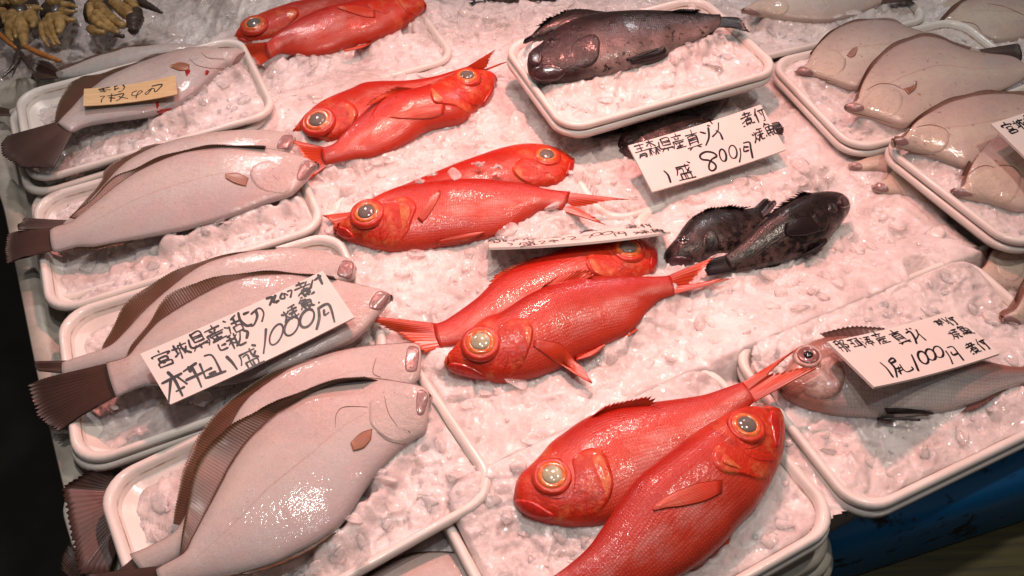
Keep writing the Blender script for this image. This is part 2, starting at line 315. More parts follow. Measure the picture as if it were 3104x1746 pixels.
# ------------------------------------------------------------------ fish
class Fish: pass
ALLF = []
PROF = dict(round=([0, .03, .08, .18, .35, .55, .75, .9, 1], [.30, .45, .68, .92, 1, .88, .58, .34, .26]),
            flat=([0, .03, .08, .18, .35, .55, .75, .9, 1], [.45, .62, .78, .95, 1, .92, .70, .50, .38]))
def fish(name, label, cat, group, reg, U, L, zU, zL, t, mat, prof='round', pw=.9, N=80, Mr=40, comp=True):
    F = Fish(); F.reg = reg; F.N = N
    pu, pl = resample(px(reg, U), N), resample(px(reg, L), N)
    u = np.linspace(0, 1, N)
    a = un(pu, cr3(zU, u)); b = un(pl, cr3(zL, u))
    tt = t * np.interp(u, *PROF[prof])
    c = (a + b) / 2; wv = (a - b) / 2
    A = np.linalg.norm(wv, axis=1)
    if comp:
        d = c - EYE; hd = np.hypot(d[:, 0], d[:, 1]); cot = hd / (H - c[:, 2]); az = d[:, :2] / hd[:, None]
        cf = np.abs(np.sum(az * wv[:, :2], 1)) / np.maximum(A, 1e-6)
        k = np.sqrt(np.maximum(A ** 2 - (tt * cot * cf) ** 2, (.72 * A) ** 2)) / np.maximum(A, 1e-6)
        wv = wv * k[:, None]
    tt = np.minimum(tt, np.linalg.norm(wv, axis=1) * .85)
    ax = np.gradient(c, axis=0); ax /= np.linalg.norm(ax, axis=1)[:, None]
    wn = wv / np.linalg.norm(wv, axis=1)[:, None]
    nn = np.cross(ax, wn); nn *= np.sign(nn[:, 2:3]); nn /= np.linalg.norm(nn, axis=1)[:, None]
    th = np.linspace(0, 2 * np.pi, Mr, endpoint=False)
    ct, st = np.cos(th), np.sin(th)
    sx = np.sign(ct) * np.abs(ct) ** 1.0; sz = np.sign(st) * np.abs(st) ** pw
    V = c[:, None, :] + wv[:, None, :] * sx[None, :, None] + nn[:, None, :] * (tt[:, None] * sz[None, :])[:, :, None]
    seg = np.linalg.norm(np.diff(c, axis=0), axis=1); sl = np.concatenate([[0], np.cumsum(seg)])
    vv = (1 + ct) / 2
    uv0 = np.stack([np.repeat(u, Mr), np.tile(vv, N)], 1)
    wl = np.linalg.norm(wv, axis=1)
    uvm = np.stack([np.repeat(sl, Mr), (np.outer(np.full(N, wl.max()), np.minimum(th, 2 * np.pi - th) * .62) * np.repeat((.55 + .45 * wl / wl.max())[:, None], Mr, 1)).ravel()], 1)
    vs_ = V.reshape(-1, 3); fs = grid_faces(N, Mr, True)
    # rounded end caps
    e0 = c[0] - ax[0] * min(tt[0], wl[0]) * .45; e1 = c[-1] + ax[-1] * .002
    vs_ = np.vstack([vs_, e0, e1]); k0, k1 = N * Mr, N * Mr + 1
    for j in range(Mr):
        fs.append((k0, (j + 1) % Mr, j)); fs.append((k1, (N - 1) * Mr + j, (N - 1) * Mr + (j + 1) % Mr))
    uv0 = np.vstack([uv0, [0, .5], [1, .5]]); uvm = np.vstack([uvm, [0, 0], [sl[-1], 0]])
    F.base = np.array([c[N // 2][0], c[N // 2][1], vs_[:, 2].min()])
    F.root = empty(name, F.base, label, cat, group)
    F.body = obj('body', vs_, fs, mat, F.root, F.base, {'along': uv0, 'metric': uvm})
    F.bvh = BVHTree.FromPolygons([tuple(v) for v in vs_], [tuple(f) for f in fs])
    F.Ue = c + wv; F.Le = c - wv; F.c = c; F.t = tt; F.ax = ax; F.n = nn
    F.len = sl[-1]; ALLF.append(F)
    return F
def hit(F, p):
    d = ray(p); d = d / np.linalg.norm(d)
    loc, nor, _, _ = F.bvh.ray_cast(Vector(EYE), Vector(d))
    if loc is None: return None, None
    nor = np.array(nor)
    if nor @ d > 0: nor = -nor
    return np.array(loc), nor
def sheet(F, G, mat, name, uv, thick=.0009, parent=None, rough_edge=0):
    """G: n x m x 3 grid -> thin two-sided solid"""
    n, m, _ = G.shape
    gx = np.gradient(G, axis=0); gy = np.gradient(G, axis=1)
    nr = np.cross(gx, gy); nr /= np.maximum(np.linalg.norm(nr, axis=2, keepdims=True), 1e-9)
    nr *= np.where(nr[..., 2:3] < 0, -1, 1)
    top = (G + nr * thick * .5).reshape(-1, 3); bot = (G - nr * thick * .5).reshape(-1, 3)
    f = grid_faces(n, m); k = n * m
    f2 = [tuple(reversed([i + k for i in q])) for q in f]
    bd = [i * m for i in range(n)], [i * m + m - 1 for i in range(n)], list(range(m)), [(n - 1) * m + j for j in range(m)]
    side = []
    for e in bd:
        for p, q in zip(e[:-1], e[1:]): side.append((p, q, q + k, p + k))
    return obj(name, np.vstack([top, bot]), f + f2 + side, mat, parent or F.root, F.base, {'along': np.vstack([uv, uv]), 'metric': np.vstack([uv, uv])})
def edge_fin(F, name, side, u0, u1, edge, z, mat, rays=40, jag=.10, reg=None, droop=0.0):
    n = rays * 2 + 1; m = 6
    E = F.Ue if side == 'U' else F.Le
    us = np.linspace(u0, u1, n); idx = us * (F.N - 1)
    base = np.stack([np.interp(idx, np.arange(F.N), E[:, k]) for k in range(3)], 1)
    inn = np.stack([np.interp(idx, np.arange(F.N), F.c[:, k]) for k in range(3)], 1)
    base = base + (inn - base) * .10
    e = resample(px(reg or F.reg, edge), n)
    ed = un(e, cr3(z if hasattr(z, '__len__') else [z, z], np.linspace(0, 1, n)))
    jj = np.where(np.arange(n) % 2 == 0, 0, 1) * jag * (.5 + rng.random(n))
    ed = ed + (base - ed) * jj[:, None]
    s = np.linspace(0, 1, m)
    G = base[:, None, :] + (ed - base)[:, None, :] * s[None, :, None]
    G[..., 2] += np.where(np.arange(n) % 2 == 0, 1, -1)[:, None] * .0003 * s[None, :] + (np.sin(us * 37)[:, None]) * .0012 * s[None, :] + droop * np.sin(s * np.pi)[None, :]
    uv = np.stack([np.repeat(np.linspace(0, 1, n), m), np.tile(s, n)], 1)
    return sheet(F, G, mat, name, uv)
def tail_fin(F, pts, z, mat, rays=15, jag=.10, reg=None):
    """pts: edge of the tail from its upper tip over the fork to its lower tip"""
    n = rays * 2 + 1; m = 8
    a, b = F.Ue[-2], F.Le[-2]; cen = (a + b) / 2; back = F.ax[-1] * .004
    a = cen + (a - cen) * .92 - back; b = cen + (b - cen) * .92 - back
    q = np.linspace(0, 1, n)
    base = a[None] + (b - a)[None] * q[:, None]
    P = px(reg or F.reg, pts)
    s_ = np.concatenate([[0], np.cumsum(np.linalg.norm(np.diff(P, axis=0), axis=1))]); t_ = q * s_[-1]
    e = np.stack([np.interp(t_, s_, P[:, k]) for k in range(2)], 1)
    zz = np.asarray(z if hasattr(z, '__len__') else [z, z], float)
    ed = un(e, cr3(zz, q))
    jj = np.where(np.arange(n) % 2 == 0, 0, 1) * jag * (.4 + rng.random(n)); ed = ed + (base - ed) * jj[:, None]
    s = np.linspace(0, 1, m)
    G = base[:, None, :] + (ed - base)[:, None, :] * s[None, :, None]
    # lobes bow outward a little
    mid = (ed[0] + ed[-1]) / 2 - cen
    G[..., 2] += np.where(np.arange(n) % 2 == 0, 1, -1)[:, None] * .0002 * s[None] + .002 * np.sin(q * 9)[:, None] * s[None]
    uv = np.stack([np.repeat(q, m), np.tile(s, n)], 1)
    return sheet(F, G, mat, 'tail_fin', uv, .0014)
def skin_fin(F, name, U, L, mat, lift=.006, rays=7, reg=None, lift0=.001):
    """a fin lying on the body: two edges from root to tip"""
    n, m = rays * 2 + 1, 12
    u_, l_ = resample(px(reg or F.reg, U), m), resample(px(reg or F.reg, L), m)
    G = np.zeros((n, m, 3)); last = None
    for j in range(m):
        for i in range(n):
            p = u_[j] + (l_[j] - u_[j]) * i / (n - 1)
            h, nr = hit(F, p)
            if h is None:
                zl = F.c[:, 2].mean() if last is None else max(last - .001, .024)
                h = un(p, zl); nr = np.array([0, 0, 1.])
            else: last = h[2]
            G[i, j] = h + nr * ((lift0 + lift * .5 * (j / (m - 1)) ** 1.2 + (.0005 if i % 2 else 0)) * (.35 + .65 * math.sin(math.pi * i / (n - 1))) + .0002)
    uv = np.stack([np.repeat(np.linspace(0, 1, n), m), np.tile(np.linspace(0, 1, m), n)], 1)
    return sheet(F, G, mat, name, uv, .0011)
def plate(F, name, poly, mat, h=.0025, rings=7, nb=36, reg=None, label=None, parent=None, rear=False, skin=False):
    """a raised plate (gill cover, jaw, lip, stain) that follows the body"""
    B = resample(px(reg or F.reg, poly), nb, True); c = B.mean(0)
    V = []; uv = []; uw = []
    hc, ncn = hit(F, c)
    if hc is None: return None
    axv = F.c[int(F.N * .32)] - F.c[int(F.N * .06)]; axv /= np.linalg.norm(axv)
    pj = np.array([(hit(F, b)[0] - hc) @ axv if hit(F, b)[0] is not None else 0. for b in B]); lo_, hi_ = pj.min(), max(pj.max(), pj.min() + 1e-4)
    for r in range(rings + 1):
        f = r / rings
        for i in range(nb):
            p = c + (B[i] - c) * f; q, nr = hit(F, p); g = f
            while q is None and g > .05:
                g -= .06; q, nr = hit(F, c + (B[i] - c) * g)
            if q is None: q, nr = hc, ncn
            off = h * math.sqrt(max(0, 1 - f ** 9)) - (.0012 if f == 1 else 0) + .0003
            g = ((q - hc) @ axv - lo_) / (hi_ - lo_)
            if rear:
                k = min(1, max(0, (g - .15) / .6)); off = h * k * k * math.sqrt(max(0, 1 - f ** 14)) - (.0010 if f == 1 else 0) + .0003
            V.append(q + nr * off); uv.append((.10, .40) if skin else (g, f) if rear else (i / nb, f)); uw.append(((q - hc) @ axv + .06, np.linalg.norm(np.cross(q - hc, axv)) + .05))
    fs = grid_faces(rings + 1, nb, True)
    o = obj(name, V, fs, mat, parent or F.root, F.base, {'along': uv, 'metric': uw})
    if label: o['label'] = label
    return o
def crease(F, name, line, mat, wpx=7, h=.0006, reg=None):
    """a fold or line of the skin as a slim raised ridge"""
    P = resample(px(reg or F.reg, line), 18); s = REG[reg or F.reg][2]
    d = np.gradient(P, axis=0); d /= np.linalg.norm(d, axis=1)[:, None]; q = np.stack([-d[:, 1], d[:, 0]], 1)
    V = []; ok = True
    for i in range(18):
        wd = wpx * s * .5 * math.sin(math.pi * (i + .6) / 18.2) ** .5
        for k, off in ((-1, -.0006), (-.5, h), (.5, h), (1, -.0006)):
            p, nr = hit(F, P[i] + q[i] * wd * k)
            if p is None: p, nr = hit(F, P[i])
            if p is None: return None
            V.append(p + nr * off)
    uv = np.zeros((len(V), 2))
    return obj(name, V, grid_faces(18, 4), mat, F.root, F.base, {'along': uv})
def eye(F, p, r, ringm='eye_ring', pup='pupil', sock='red_sock', inner=.66, reg=None, hgt=.78):
    """p: eye centre, r: outer radius of the ring, in pixels of the region"""
    P = px(reg or F.reg, [p])[0]; q, nr = hit(F, P)
    if q is None: return
    nr = nr * .6 + np.array([0, 0, .4]); nr /= np.linalg.norm(nr)
    R = r * REG[reg or F.reg][2] * mpp(q)
    t1 = np.cross(nr, [0, 1, .3]); t1 /= np.linalg.norm(t1); t2 = np.cross(nr, t1)
    def lathe(prof, n=36):
        V = []
        for rr, hh in prof:
            for i in range(n):
                a = 2 * math.pi * i / n
                V.append(q + (t1 * math.cos(a) + t2 * math.sin(a)) * rr * R + nr * hh * R * hgt)
        return np.array(V), grid_faces(len(prof), n, True)
    pr = [(1.42, -.30), (1.34, -.02), (1.20, .09), (1.08, .10), (1.0, .07), (.97, .14), (.88, .22), (.77, .24), (inner + .04, .22), (inner - .05, .12)]
    V, f = lathe(pr); nf = 36
    fm = [0] * (4 * nf) + [1] * (len(f) - 4 * nf)
    e = obj('eye', V, f, None, F.root, F.base, mats=[sock, ringm], fmat=fm)
    V, f = lathe([(inner + .03, .14), (inner, .24), (inner * .8, .33), (inner * .5, .40), (inner * .2, .435), (.002, .44)])
    obj('pupil', V, f, pup, e, F.base)

GR = 'red fish laid out in pairs on the ice'
def red(label, reg, U, L, zU, zL, tailp, tz, t=.021, **k):
    F = fish('red_fish', label, 'fish', GR, reg, U, L, zU, zL, t, 'red', pw=.85)
    tail_fin(F, tailp, tz, 'red_fin', 15, .12, k.get('treg'))
    if 'eye' in k: eye(F, *k['eye'], pup=k.get('pup', 'pupil'))
    if 'gill' in k: plate(F, 'gill_cover', k['gill'], 'red', .0020, rear=True, rings=10, skin=True)
    if 'oper' in k: plate(F, 'gill_plate', k['oper'], 'red_gill', .0032, rear=True, rings=9)
    if 'jaw' in k: plate(F, 'lower_jaw', k['jaw'], 'red_plain', .0022)
    if 'pect' in k: skin_fin(F, 'pectoral_fin', *k['pect'], 'red_fin', .0022, lift0=.0005)
    if 'pelv' in k: skin_fin(F, 'pelvic_fin', *k['pelv'], 'red_fin', .004, 5)
    if 'dors' in k: edge_fin(F, 'dorsal_fin', 'U', *k['dors'], 'red_fin', 14, .16)
    if 'anal' in k: edge_fin(F, 'anal_fin', 'L', *k['anal'], 'red_fin', 14, .16)
    for ln in k.get('lines', []): crease(F, 'cheek_line', ln, 'red_line', 7)
    if 'eye' in k and 'gill' in k:
        e = np.array(k['eye'][0], float); R = k['eye'][1]; gc = np.mean(np.array(k['gill'], float), 0) - e; a0 = math.atan2(gc[1], gc[0])
        for kk, (q0, q1) in ((1.62, (-.9, .7)), (1.95, (-.3, .8))):
            crease(F, 'cheek_line', [(e[0] + R * kk * math.cos(a0 + t), e[1] + R * kk * math.sin(a0 + t)) for t in np.linspace(q0, q1, 6)], 'red_line', 6, .0004)
    return F
# pair in the front tray
R5a = red('red fish with pale green eye in the front tray, tail over the sea bream', 'b6',
    [(345, 920), (360, 850), (390, 770), (450, 710), (520, 640), (600, 545), (700, 470), (800, 400), (930, 335), (1060, 305), (1200, 285), (1340, 262), (1500, 240), (1650, 215), (1800, 165), (1900, 130)],
    [(340, 945), (400, 1020), (500, 1080), (650, 1115), (800, 1122), (960, 1110), (1150, 1060), (1290, 960), (1430, 840), (1550, 730), (1670, 615), (1790, 490), (1890, 370), (1990, 265)],
    [.012, .025, .045], [.012, .012, .04], [(2418, 1057), (2330, 1130), (2493, 1109)], [.06, .055, .07], treg='f', t=.024,
    eye=((615, 765), 103), pup='pupil_pale', oper=[(850, 640), (950, 610), (1000, 700), (1030, 830), (985, 960), (880, 1030), (855, 940), (850, 780)], gill=[(745, 640), (850, 575), (955, 590), (1010, 690), (1038, 830), (990, 960), (890, 1055), (780, 1085), (715, 1000), (745, 880), (760, 760)],
    jaw=[(345, 935), (400, 925), (480, 940), (560, 985), (640, 1040), (600, 1062), (500, 1050), (400, 1005)],
    dors=(.36, .60, [(930, 330), (1000, 285), (1100, 255), (1200, 240), (1295, 233), (1345, 260)], [.04, .05]),
    lines=[[(845, 800), (850, 900), (845, 1010)], [(560, 890), (640, 920), (720, 905)]])
R5b = red('lowest red fish, facing up right, body running off the bottom', 'b6',
    [(2080, 318), (2060, 308), (2000, 295), (1920, 300), (1840, 330), (1700, 400), (1560, 490), (1430, 590), (1300, 690), (1180, 790), (1060, 960), (960, 1110), (860, 1250), (740, 1360), (620, 1449), (500, 1520)],
    [(2100, 312), (2130, 320), (2165, 400), (2172, 560), (2150, 680), (2110, 780), (2050, 900), (1980, 1010), (1880, 1110), (1780, 1230), (1640, 1350), (1490, 1449), (1250, 1560), (950, 1640), (620, 1650)],
    [.045, .055, .04], [.02, .022, .03], [(150, 1560), (330, 1700), (250, 1900)], .03, t=.026,
    eye=((1935, 425), 98), oper=[(1795, 560), (1880, 610), (1985, 700), (2005, 760), (1900, 735), (1760, 690), (1765, 620)], gill=[(1850, 480), (1895, 545), (1980, 590), (2080, 620), (2110, 700), (2060, 800), (1900, 765), (1760, 745), (1690, 660), (1720, 560), (1790, 500)],
    jaw=[(2095, 330), (2120, 318), (2150, 380), (2160, 480), (2145, 590), (2125, 560), (2105, 470), (2085, 390)],
    pect=([(1770, 795), (1600, 820), (1450, 880), (1340, 950), (1300, 995)], [(1765, 880), (1650, 940), (1500, 975), (1400, 985), (1305, 1005)]),
    anal=(.47, .72, [(1900, 1110), (1850, 1200), (1700, 1330), (1560, 1430), (1480, 1480)], .012),
    lines=[[(1870, 560), (1930, 620), (2010, 660), (2110, 665)]])
# fourth row
R4a = red('red fish facing right under the edge of the tilted price board', 'b2',
    [(1940, 190), (1880, 160), (1800, 140), (1700, 145), (1600, 165), (1450, 190), (1330, 230), (1230, 270), (1120, 310), (1030, 360), (960, 420), (880, 500), (760, 590), (680, 640), (620, 657)],
    [(1965, 215), (1960, 330), (1900, 385), (1800, 430), (1600, 500), (1400, 580), (1200, 650), (1050, 710), (900, 760), (780, 785), (660, 800)],
    [.012, .02, .02], [.01, .01, .015], [(145, 600), (400, 705), (560, 840)], [.045, .025, .015],
    eye=((1790, 203), 78), oper=[(1545, 270), (1620, 285), (1690, 325), (1725, 372), (1640, 378), (1575, 350)], gill=[(1560, 230), (1660, 210), (1710, 270), (1780, 310), (1830, 380), (1740, 395), (1620, 385), (1555, 340), (1530, 280)],
    jaw=[(1935, 195), (1960, 205), (1958, 320), (1930, 355), (1918, 280)],
    dors=(.40, .62, [(1220, 262), (1120, 295), (1020, 345), (960, 395), (950, 425)], .025))
R4b = red('red fish with pale green eye and long orange fin spread over the ice', 'b2',
    [(700, 880), (720, 820), (780, 740), (850, 670), (930, 610), (1020, 580), (1100, 530), (1180, 480), (1300, 425), (1450, 385), (1550, 372), (1700, 370), (1850, 370), (1950, 370), (2040, 365)],
    [(695, 905), (740, 955), (820, 990), (920, 1012), (1020, 1028), (1120, 1018), (1220, 1000), (1300, 972), (1400, 930), (1500, 870), (1640, 800), (1780, 730), (1850, 670), (1920, 580), (1980, 525), (2070, 490)],
    [.035, .05, .035], [.015, .015, .025], [(2330, 245), (2160, 415), (2430, 385)], [.035, .025, .025],
    eye=((905, 768), 88), pup='pupil_pale', oper=[(1080, 690), (1180, 665), (1222, 690), (1200, 800), (1150, 900), (1095, 830), (1078, 750)], gill=[(1000, 690), (1070, 630), (1180, 625), (1225, 690), (1205, 800), (1155, 915), (1080, 985), (1000, 960), (1000, 850), (1015, 760)],
    jaw=[(700, 900), (740, 888), (830, 905), (900, 945), (950, 985), (880, 985), (780, 960), (715, 930)],
    pect=([(1222, 755), (1380, 775), (1450, 860), (1520, 930), (1572, 1010)], [(1222, 790), (1280, 832), (1380, 900), (1480, 968), (1575, 1018)]),
    pelv=([(1470, 850), (1560, 815), (1650, 790)], [(1480, 880), (1580, 850), (1652, 796)]),
    dors=(.42, .62, [(1300, 415), (1400, 352), (1500, 335), (1560, 335), (1600, 365)], .055),
    anal=(.70, .93, [(1800, 735), (1870, 680), (1910, 610), (1950, 560)], .02), lines=[[(1060, 800), (1070, 870), (1040, 940)]])
# third row
R3a = red('back red fish facing right with ice crumbs behind its gill', 'a6',
    [(1950, 182), (1900, 130), (1850, 110), (1780, 90), (1680, 82), (1580, 90), (1450, 120), (1330, 160), (1200, 205), (1080, 255), (900, 330), (700, 420), (560, 500), (480, 545)],
    [(2000, 190), (1990, 270), (1950, 330), (1880, 385), (1750, 410), (1500, 460), (1200, 540), (900, 610), (650, 650), (500, 660)],
    [.012, .02, .015], [.01, .01, .01], [(285, 570), (370, 640), (300, 725)], [.015, .01, .005],
    eye=((1808, 158), 74), oper=[(1580, 250), (1650, 205), (1700, 240), (1720, 300), (1700, 355), (1640, 330), (1590, 290)], gill=[(1570, 240), (1650, 170), (1720, 190), (1745, 250), (1820, 290), (1850, 350), (1760, 385), (1660, 345), (1590, 300)],
    jaw=[(1960, 200), (1995, 185), (1985, 260), (1950, 318), (1935, 290), (1952, 240)])
R3b = red('red fish facing left with ice crumbs on its back', 'a6',
    [(375, 640), (430, 590), (480, 540), (560, 480), (640, 430), (740, 385), (860, 345), (1000, 325), (1200, 308), (1380, 312), (1500, 325), (1650, 345), (1800, 380), (1900, 395), (1970, 402)],
    [(362, 665), (395, 712), (460, 760), (560, 800), (680, 830), (820, 845), (1000, 822), (1150, 795), (1300, 765), (1430, 730), (1560, 680), (1680, 600), (1760, 548), (1840, 532), (1910, 535)],
    [.035, .05, .035], [.012, .012, .025], [(2370, 460), (2000, 505), (2210, 635)], [.03, .025, .02],
    eye=((585, 547), 88), oper=[(745, 490), (840, 475), (895, 530), (875, 600), (845, 680), (770, 745), (748, 640)], gill=[(690, 490), (770, 440), (870, 440), (930, 500), (900, 590), (865, 690), (790, 770), (690, 780), (660, 690), (690, 600)],
    jaw=[(368, 655), (400, 638), (450, 655), (490, 690), (505, 725), (460, 728), (400, 702)],
    pelv=([(1060, 740), (1200, 700), (1380, 678)], [(1070, 775), (1250, 745), (1382, 686)]),
    pect=([(930, 590), (985, 500), (1040, 430), (1080, 400)], [(960, 620), (1010, 560), (1060, 480), (1090, 410)]),
    anal=(.72, .92, [(1580, 690), (1650, 650), (1720, 600), (1780, 560)], .015), lines=[[(740, 620), (735, 690), (700, 740)], [(560, 645), (620, 660), (670, 630)]])
# second row
R2a = red('red fish facing left, large grey eye beside the flounder mouths', 'a2',
    [(578, 945), (620, 890), (700, 800), (780, 740), (880, 690), (1000, 640), (1080, 603), (1200, 585), (1380, 580), (1550, 560), (1700, 525), (1860, 482)],
    [(576, 970), (640, 1000), (730, 1030), (850, 1060), (1000, 1020), (1200, 920), (1400, 820), (1600, 720), (1780, 620), (1940, 548)],
    [.02, .025, .03], [.015, .012, .02], [(2065, 358), (1985, 505), (2165, 450)], [.06, .03, .04],
    eye=((757, 883), 96), oper=[(890, 765), (975, 755), (1035, 800), (1045, 850), (1000, 915), (945, 950), (920, 860)], gill=[(850, 800), (900, 740), (980, 735), (1045, 790), (1055, 850), (1000, 930), (920, 990), (850, 1000), (850, 920)],
    jaw=[(585, 965), (640, 982), (720, 1010), (820, 1045), (720, 1025), (620, 995)],
    lines=[[(910, 790), (930, 880), (900, 980)]])
R2b = red('red fish facing right, another red tail sticking up behind its head', 'a2',
    [(2040, 548), (1990, 512), (1900, 500), (1800, 510), (1700, 535), (1600, 580), (1480, 620), (1350, 650), (1250, 690), (1150, 750), (1080, 820), (1000, 900), (930, 980), (870, 1045), (780, 1080)],
    [(2052, 565), (2055, 660), (2020, 760), (1950, 830), (1870, 900), (1780, 945), (1650, 970), (1550, 1000), (1450, 1060), (1300, 1125), (1160, 1165), (1000, 1180), (900, 1200), (810, 1215)],
    [.03, .05, .035], [.012, .012, .02], [(545, 1020), (660, 1150), (690, 1325)], [.03, .025, .01],
    eye=((1850, 556), 76), oper=[(1585, 610), (1670, 605), (1715, 680), (1675, 755), (1605, 755), (1580, 680)], gill=[(1575, 610), (1640, 560), (1740, 565), (1780, 620), (1850, 660), (1900, 760), (1880, 840), (1760, 780), (1640, 760), (1575, 700)],
    jaw=[(2040, 575), (2045, 680), (2000, 775), (1955, 800), (1980, 720), (2025, 640)],
    pect=([(1690, 770), (1500, 788), (1380, 820), (1290, 852)], [(1680, 830), (1600, 862), (1450, 872), (1292, 862)]),
    dors=(.38, .55, [(1330, 640), (1250, 668), (1150, 725), (1095, 790)], .06), lines=[[(1740, 640), (1820, 730), (1930, 780)]])
# top row
R1a = red('red fish facing left at the top edge, behind the flounder tray', 'a2',
    [(148, 258), (200, 190), (280, 125), (400, 70), (500, 35), (600, 5), (800, -30), (1000, -50), (1200, -70), (1400, -90), (1500, -100)],
    [(142, 278), (200, 305), (290, 330), (400, 320), (600, 270), (800, 210), (1000, 140), (1200, 70), (1350, 10), (1500, -40)],
    [.015, .02, .02], [.012, .01, .015], [(1700, -170), (1600, -90), (1720, -40)], .02,
    eye=((290, 175), 78), oper=[(430, 110), (520, 90), (600, 70), (620, 110), (540, 160), (500, 200), (450, 190)], gill=[(400, 110), (480, 70), (590, 50), (620, 110), (550, 180), (480, 250), (400, 270), (390, 190)],
    jaw=[(155, 272), (220, 285), (290, 310), (360, 325), (280, 325), (200, 302)])
R1b = red('golden gilled red fish running out of the top edge, tail behind the white tray', 'a2',
    [(1545, 30), (1520, -20), (1450, -60), (1300, -60), (1100, -40), (930, 0), (800, 40), (700, 85), (600, 140), (520, 195), (440, 250), (370, 315)],
    [(1545, 50), (1530, 105), (1480, 170), (1400, 240), (1280, 300), (1150, 345), (1000, 382), (850, 415), (700, 428), (560, 412), (480, 405), (410, 440)],
    [.03, .05, .035], [.012, .012, .015], [(160, 330), (280, 420), (320, 492)], [.02, .01, .005],
    gill=[(1120, 20), (1220, 0), (1300, 30), (1280, 100), (1200, 90), (1130, 60)],
    pect=([(1170, 75), (1040, 48), (900, 50)], [(1180, 130), (1080, 120), (902, 62)]),
    pelv=([(1200, 262), (1080, 330), (950, 375)], [(1190, 290), (1090, 352), (952, 385)]), lines=[[(1340, 0), (1400, 80), (1480, 120)]])

GF = 'white bellied flounders in the trays on the left'
def flounder(label, reg, U, L, zU, zL, tailp, tz, fin=None, t=.011, mat='flat', group=GF, name='flounder', tmat='flat_tail', fmat='flat_fin', rays=80, **k):
    F = fish(name, label, 'fish', group, reg, U, L, zU, zL, t, mat, 'flat', .62)
    if tailp: tail_fin(F, tailp, tz, tmat, 30, .05, k.get('treg'))
    if fin: edge_fin(F, 'dorsal_fin', 'U', *fin, fmat, rays, .035, k.get('freg'))
    if 'anal' in k: edge_fin(F, 'anal_fin', 'L', *k['anal'], fmat, rays, .10, k.get('areg'))
    g = 'flat_gill' if mat == 'flat' else 'flat_gill_y'
    if 'gill' in k: plate(F, 'gill_cover', k['gill'], mat, .0012, rear=True, rings=10, skin=True)
    if 'mouth' in k: plate(F, 'mouth', k['mouth'], 'flat_mouth', .0005)
    if 'pect' in k: skin_fin(F, 'pectoral_fin', *k['pect'], 'flat_pect', .0012, 6, lift0=.0004)
    for ln in k.get('lines', []): crease(F, 'cheek_line', ln, 'crease', 6)
    return F
Z = .035
F1 = flounder('flounder with bloody gill and a small wooden price tag on its side', 'a1',
    [(2068, 440), (2030, 412), (1900, 410), (1740, 397), (1600, 410), (1450, 445), (1250, 510), (1050, 590), (900, 660), (800, 730), (700, 810), (600, 920), (520, 1000), (485, 1045)],
    [(2070, 460), (1980, 560), (1900, 600), (1800, 690), (1700, 780), (1600, 850), (1450, 930), (1250, 985), (1000, 1020), (800, 1050), (690, 1080), (605, 1125)],
    [.05, .045, .05], [.045, .04, .05], [(60, 1150), (10, 1230), (20, 1320), (170, 1410), (280, 1425), (450, 1440)], [.035, .045, .05, .05],
    fin=(.30, .97, [(1450, 432), (1250, 478), (1050, 560), (880, 610), (760, 635), (650, 648), (590, 700), (540, 780), (500, 870), (470, 960), (458, 1030)], [.05, .04, .03, .045]), t=.014,
    anal=(.42, .72, [(1480, 930), (1350, 975), (1150, 1005), (950, 1030)], .035),
    pect=([(1600, 545), (1520, 530), (1440, 555)], [(1600, 590), (1520, 600), (1442, 568)]),
    mouth=[(2060, 435), (2062, 470), (1985, 555), (1960, 540), (2000, 470)], lines=[[(1600, 495), (1660, 550), (1760, 575), (1890, 580)], [(1700, 440), (1760, 490), (1900, 500)], [(1690, 800), (1790, 700), (1890, 600)]])
for pl in ([(1560, 590), (1590, 575), (1610, 600), (1585, 650), (1570, 640)], [(1740, 590), (1770, 600), (1750, 640), (1725, 625)], [(1315, 860), (1335, 850), (1345, 890), (1325, 930)], [(1320, 935), (1440, 910), (1470, 930), (1400, 975), (1330, 965)]):
    plate(F1, 'blood_stain', pl, 'blood', .0006, 4, 20)
F2a = flounder('back flounder of the second tray on the left, mostly covered by its neighbour', 'a5',
    [(2165, 170), (2120, 128), (2000, 112), (1850, 106), (1700, 112), (1500, 137), (1300, 175), (1150, 225), (1050, 270), (950, 325), (860, 400), (780, 490), (680, 600), (560, 720), (470, 785)],
    [(2165, 190), (2110, 270), (1900, 330), (1500, 430), (1200, 550), (900, 690), (650, 800), (480, 850)],
    [.03, .035, .03], [.025, .025, .03], [(200, 755), (130, 790), (135, 840)], [.035, .04],
    fin=(.45, .95, [(1250, 172), (1100, 222), (980, 262), (870, 320), (765, 410), (745, 470), (640, 610), (540, 720)], [.035, .03]),
    mouth=[(2150, 150), (2120, 135), (2060, 150), (2020, 240), (2070, 250), (2120, 250)])
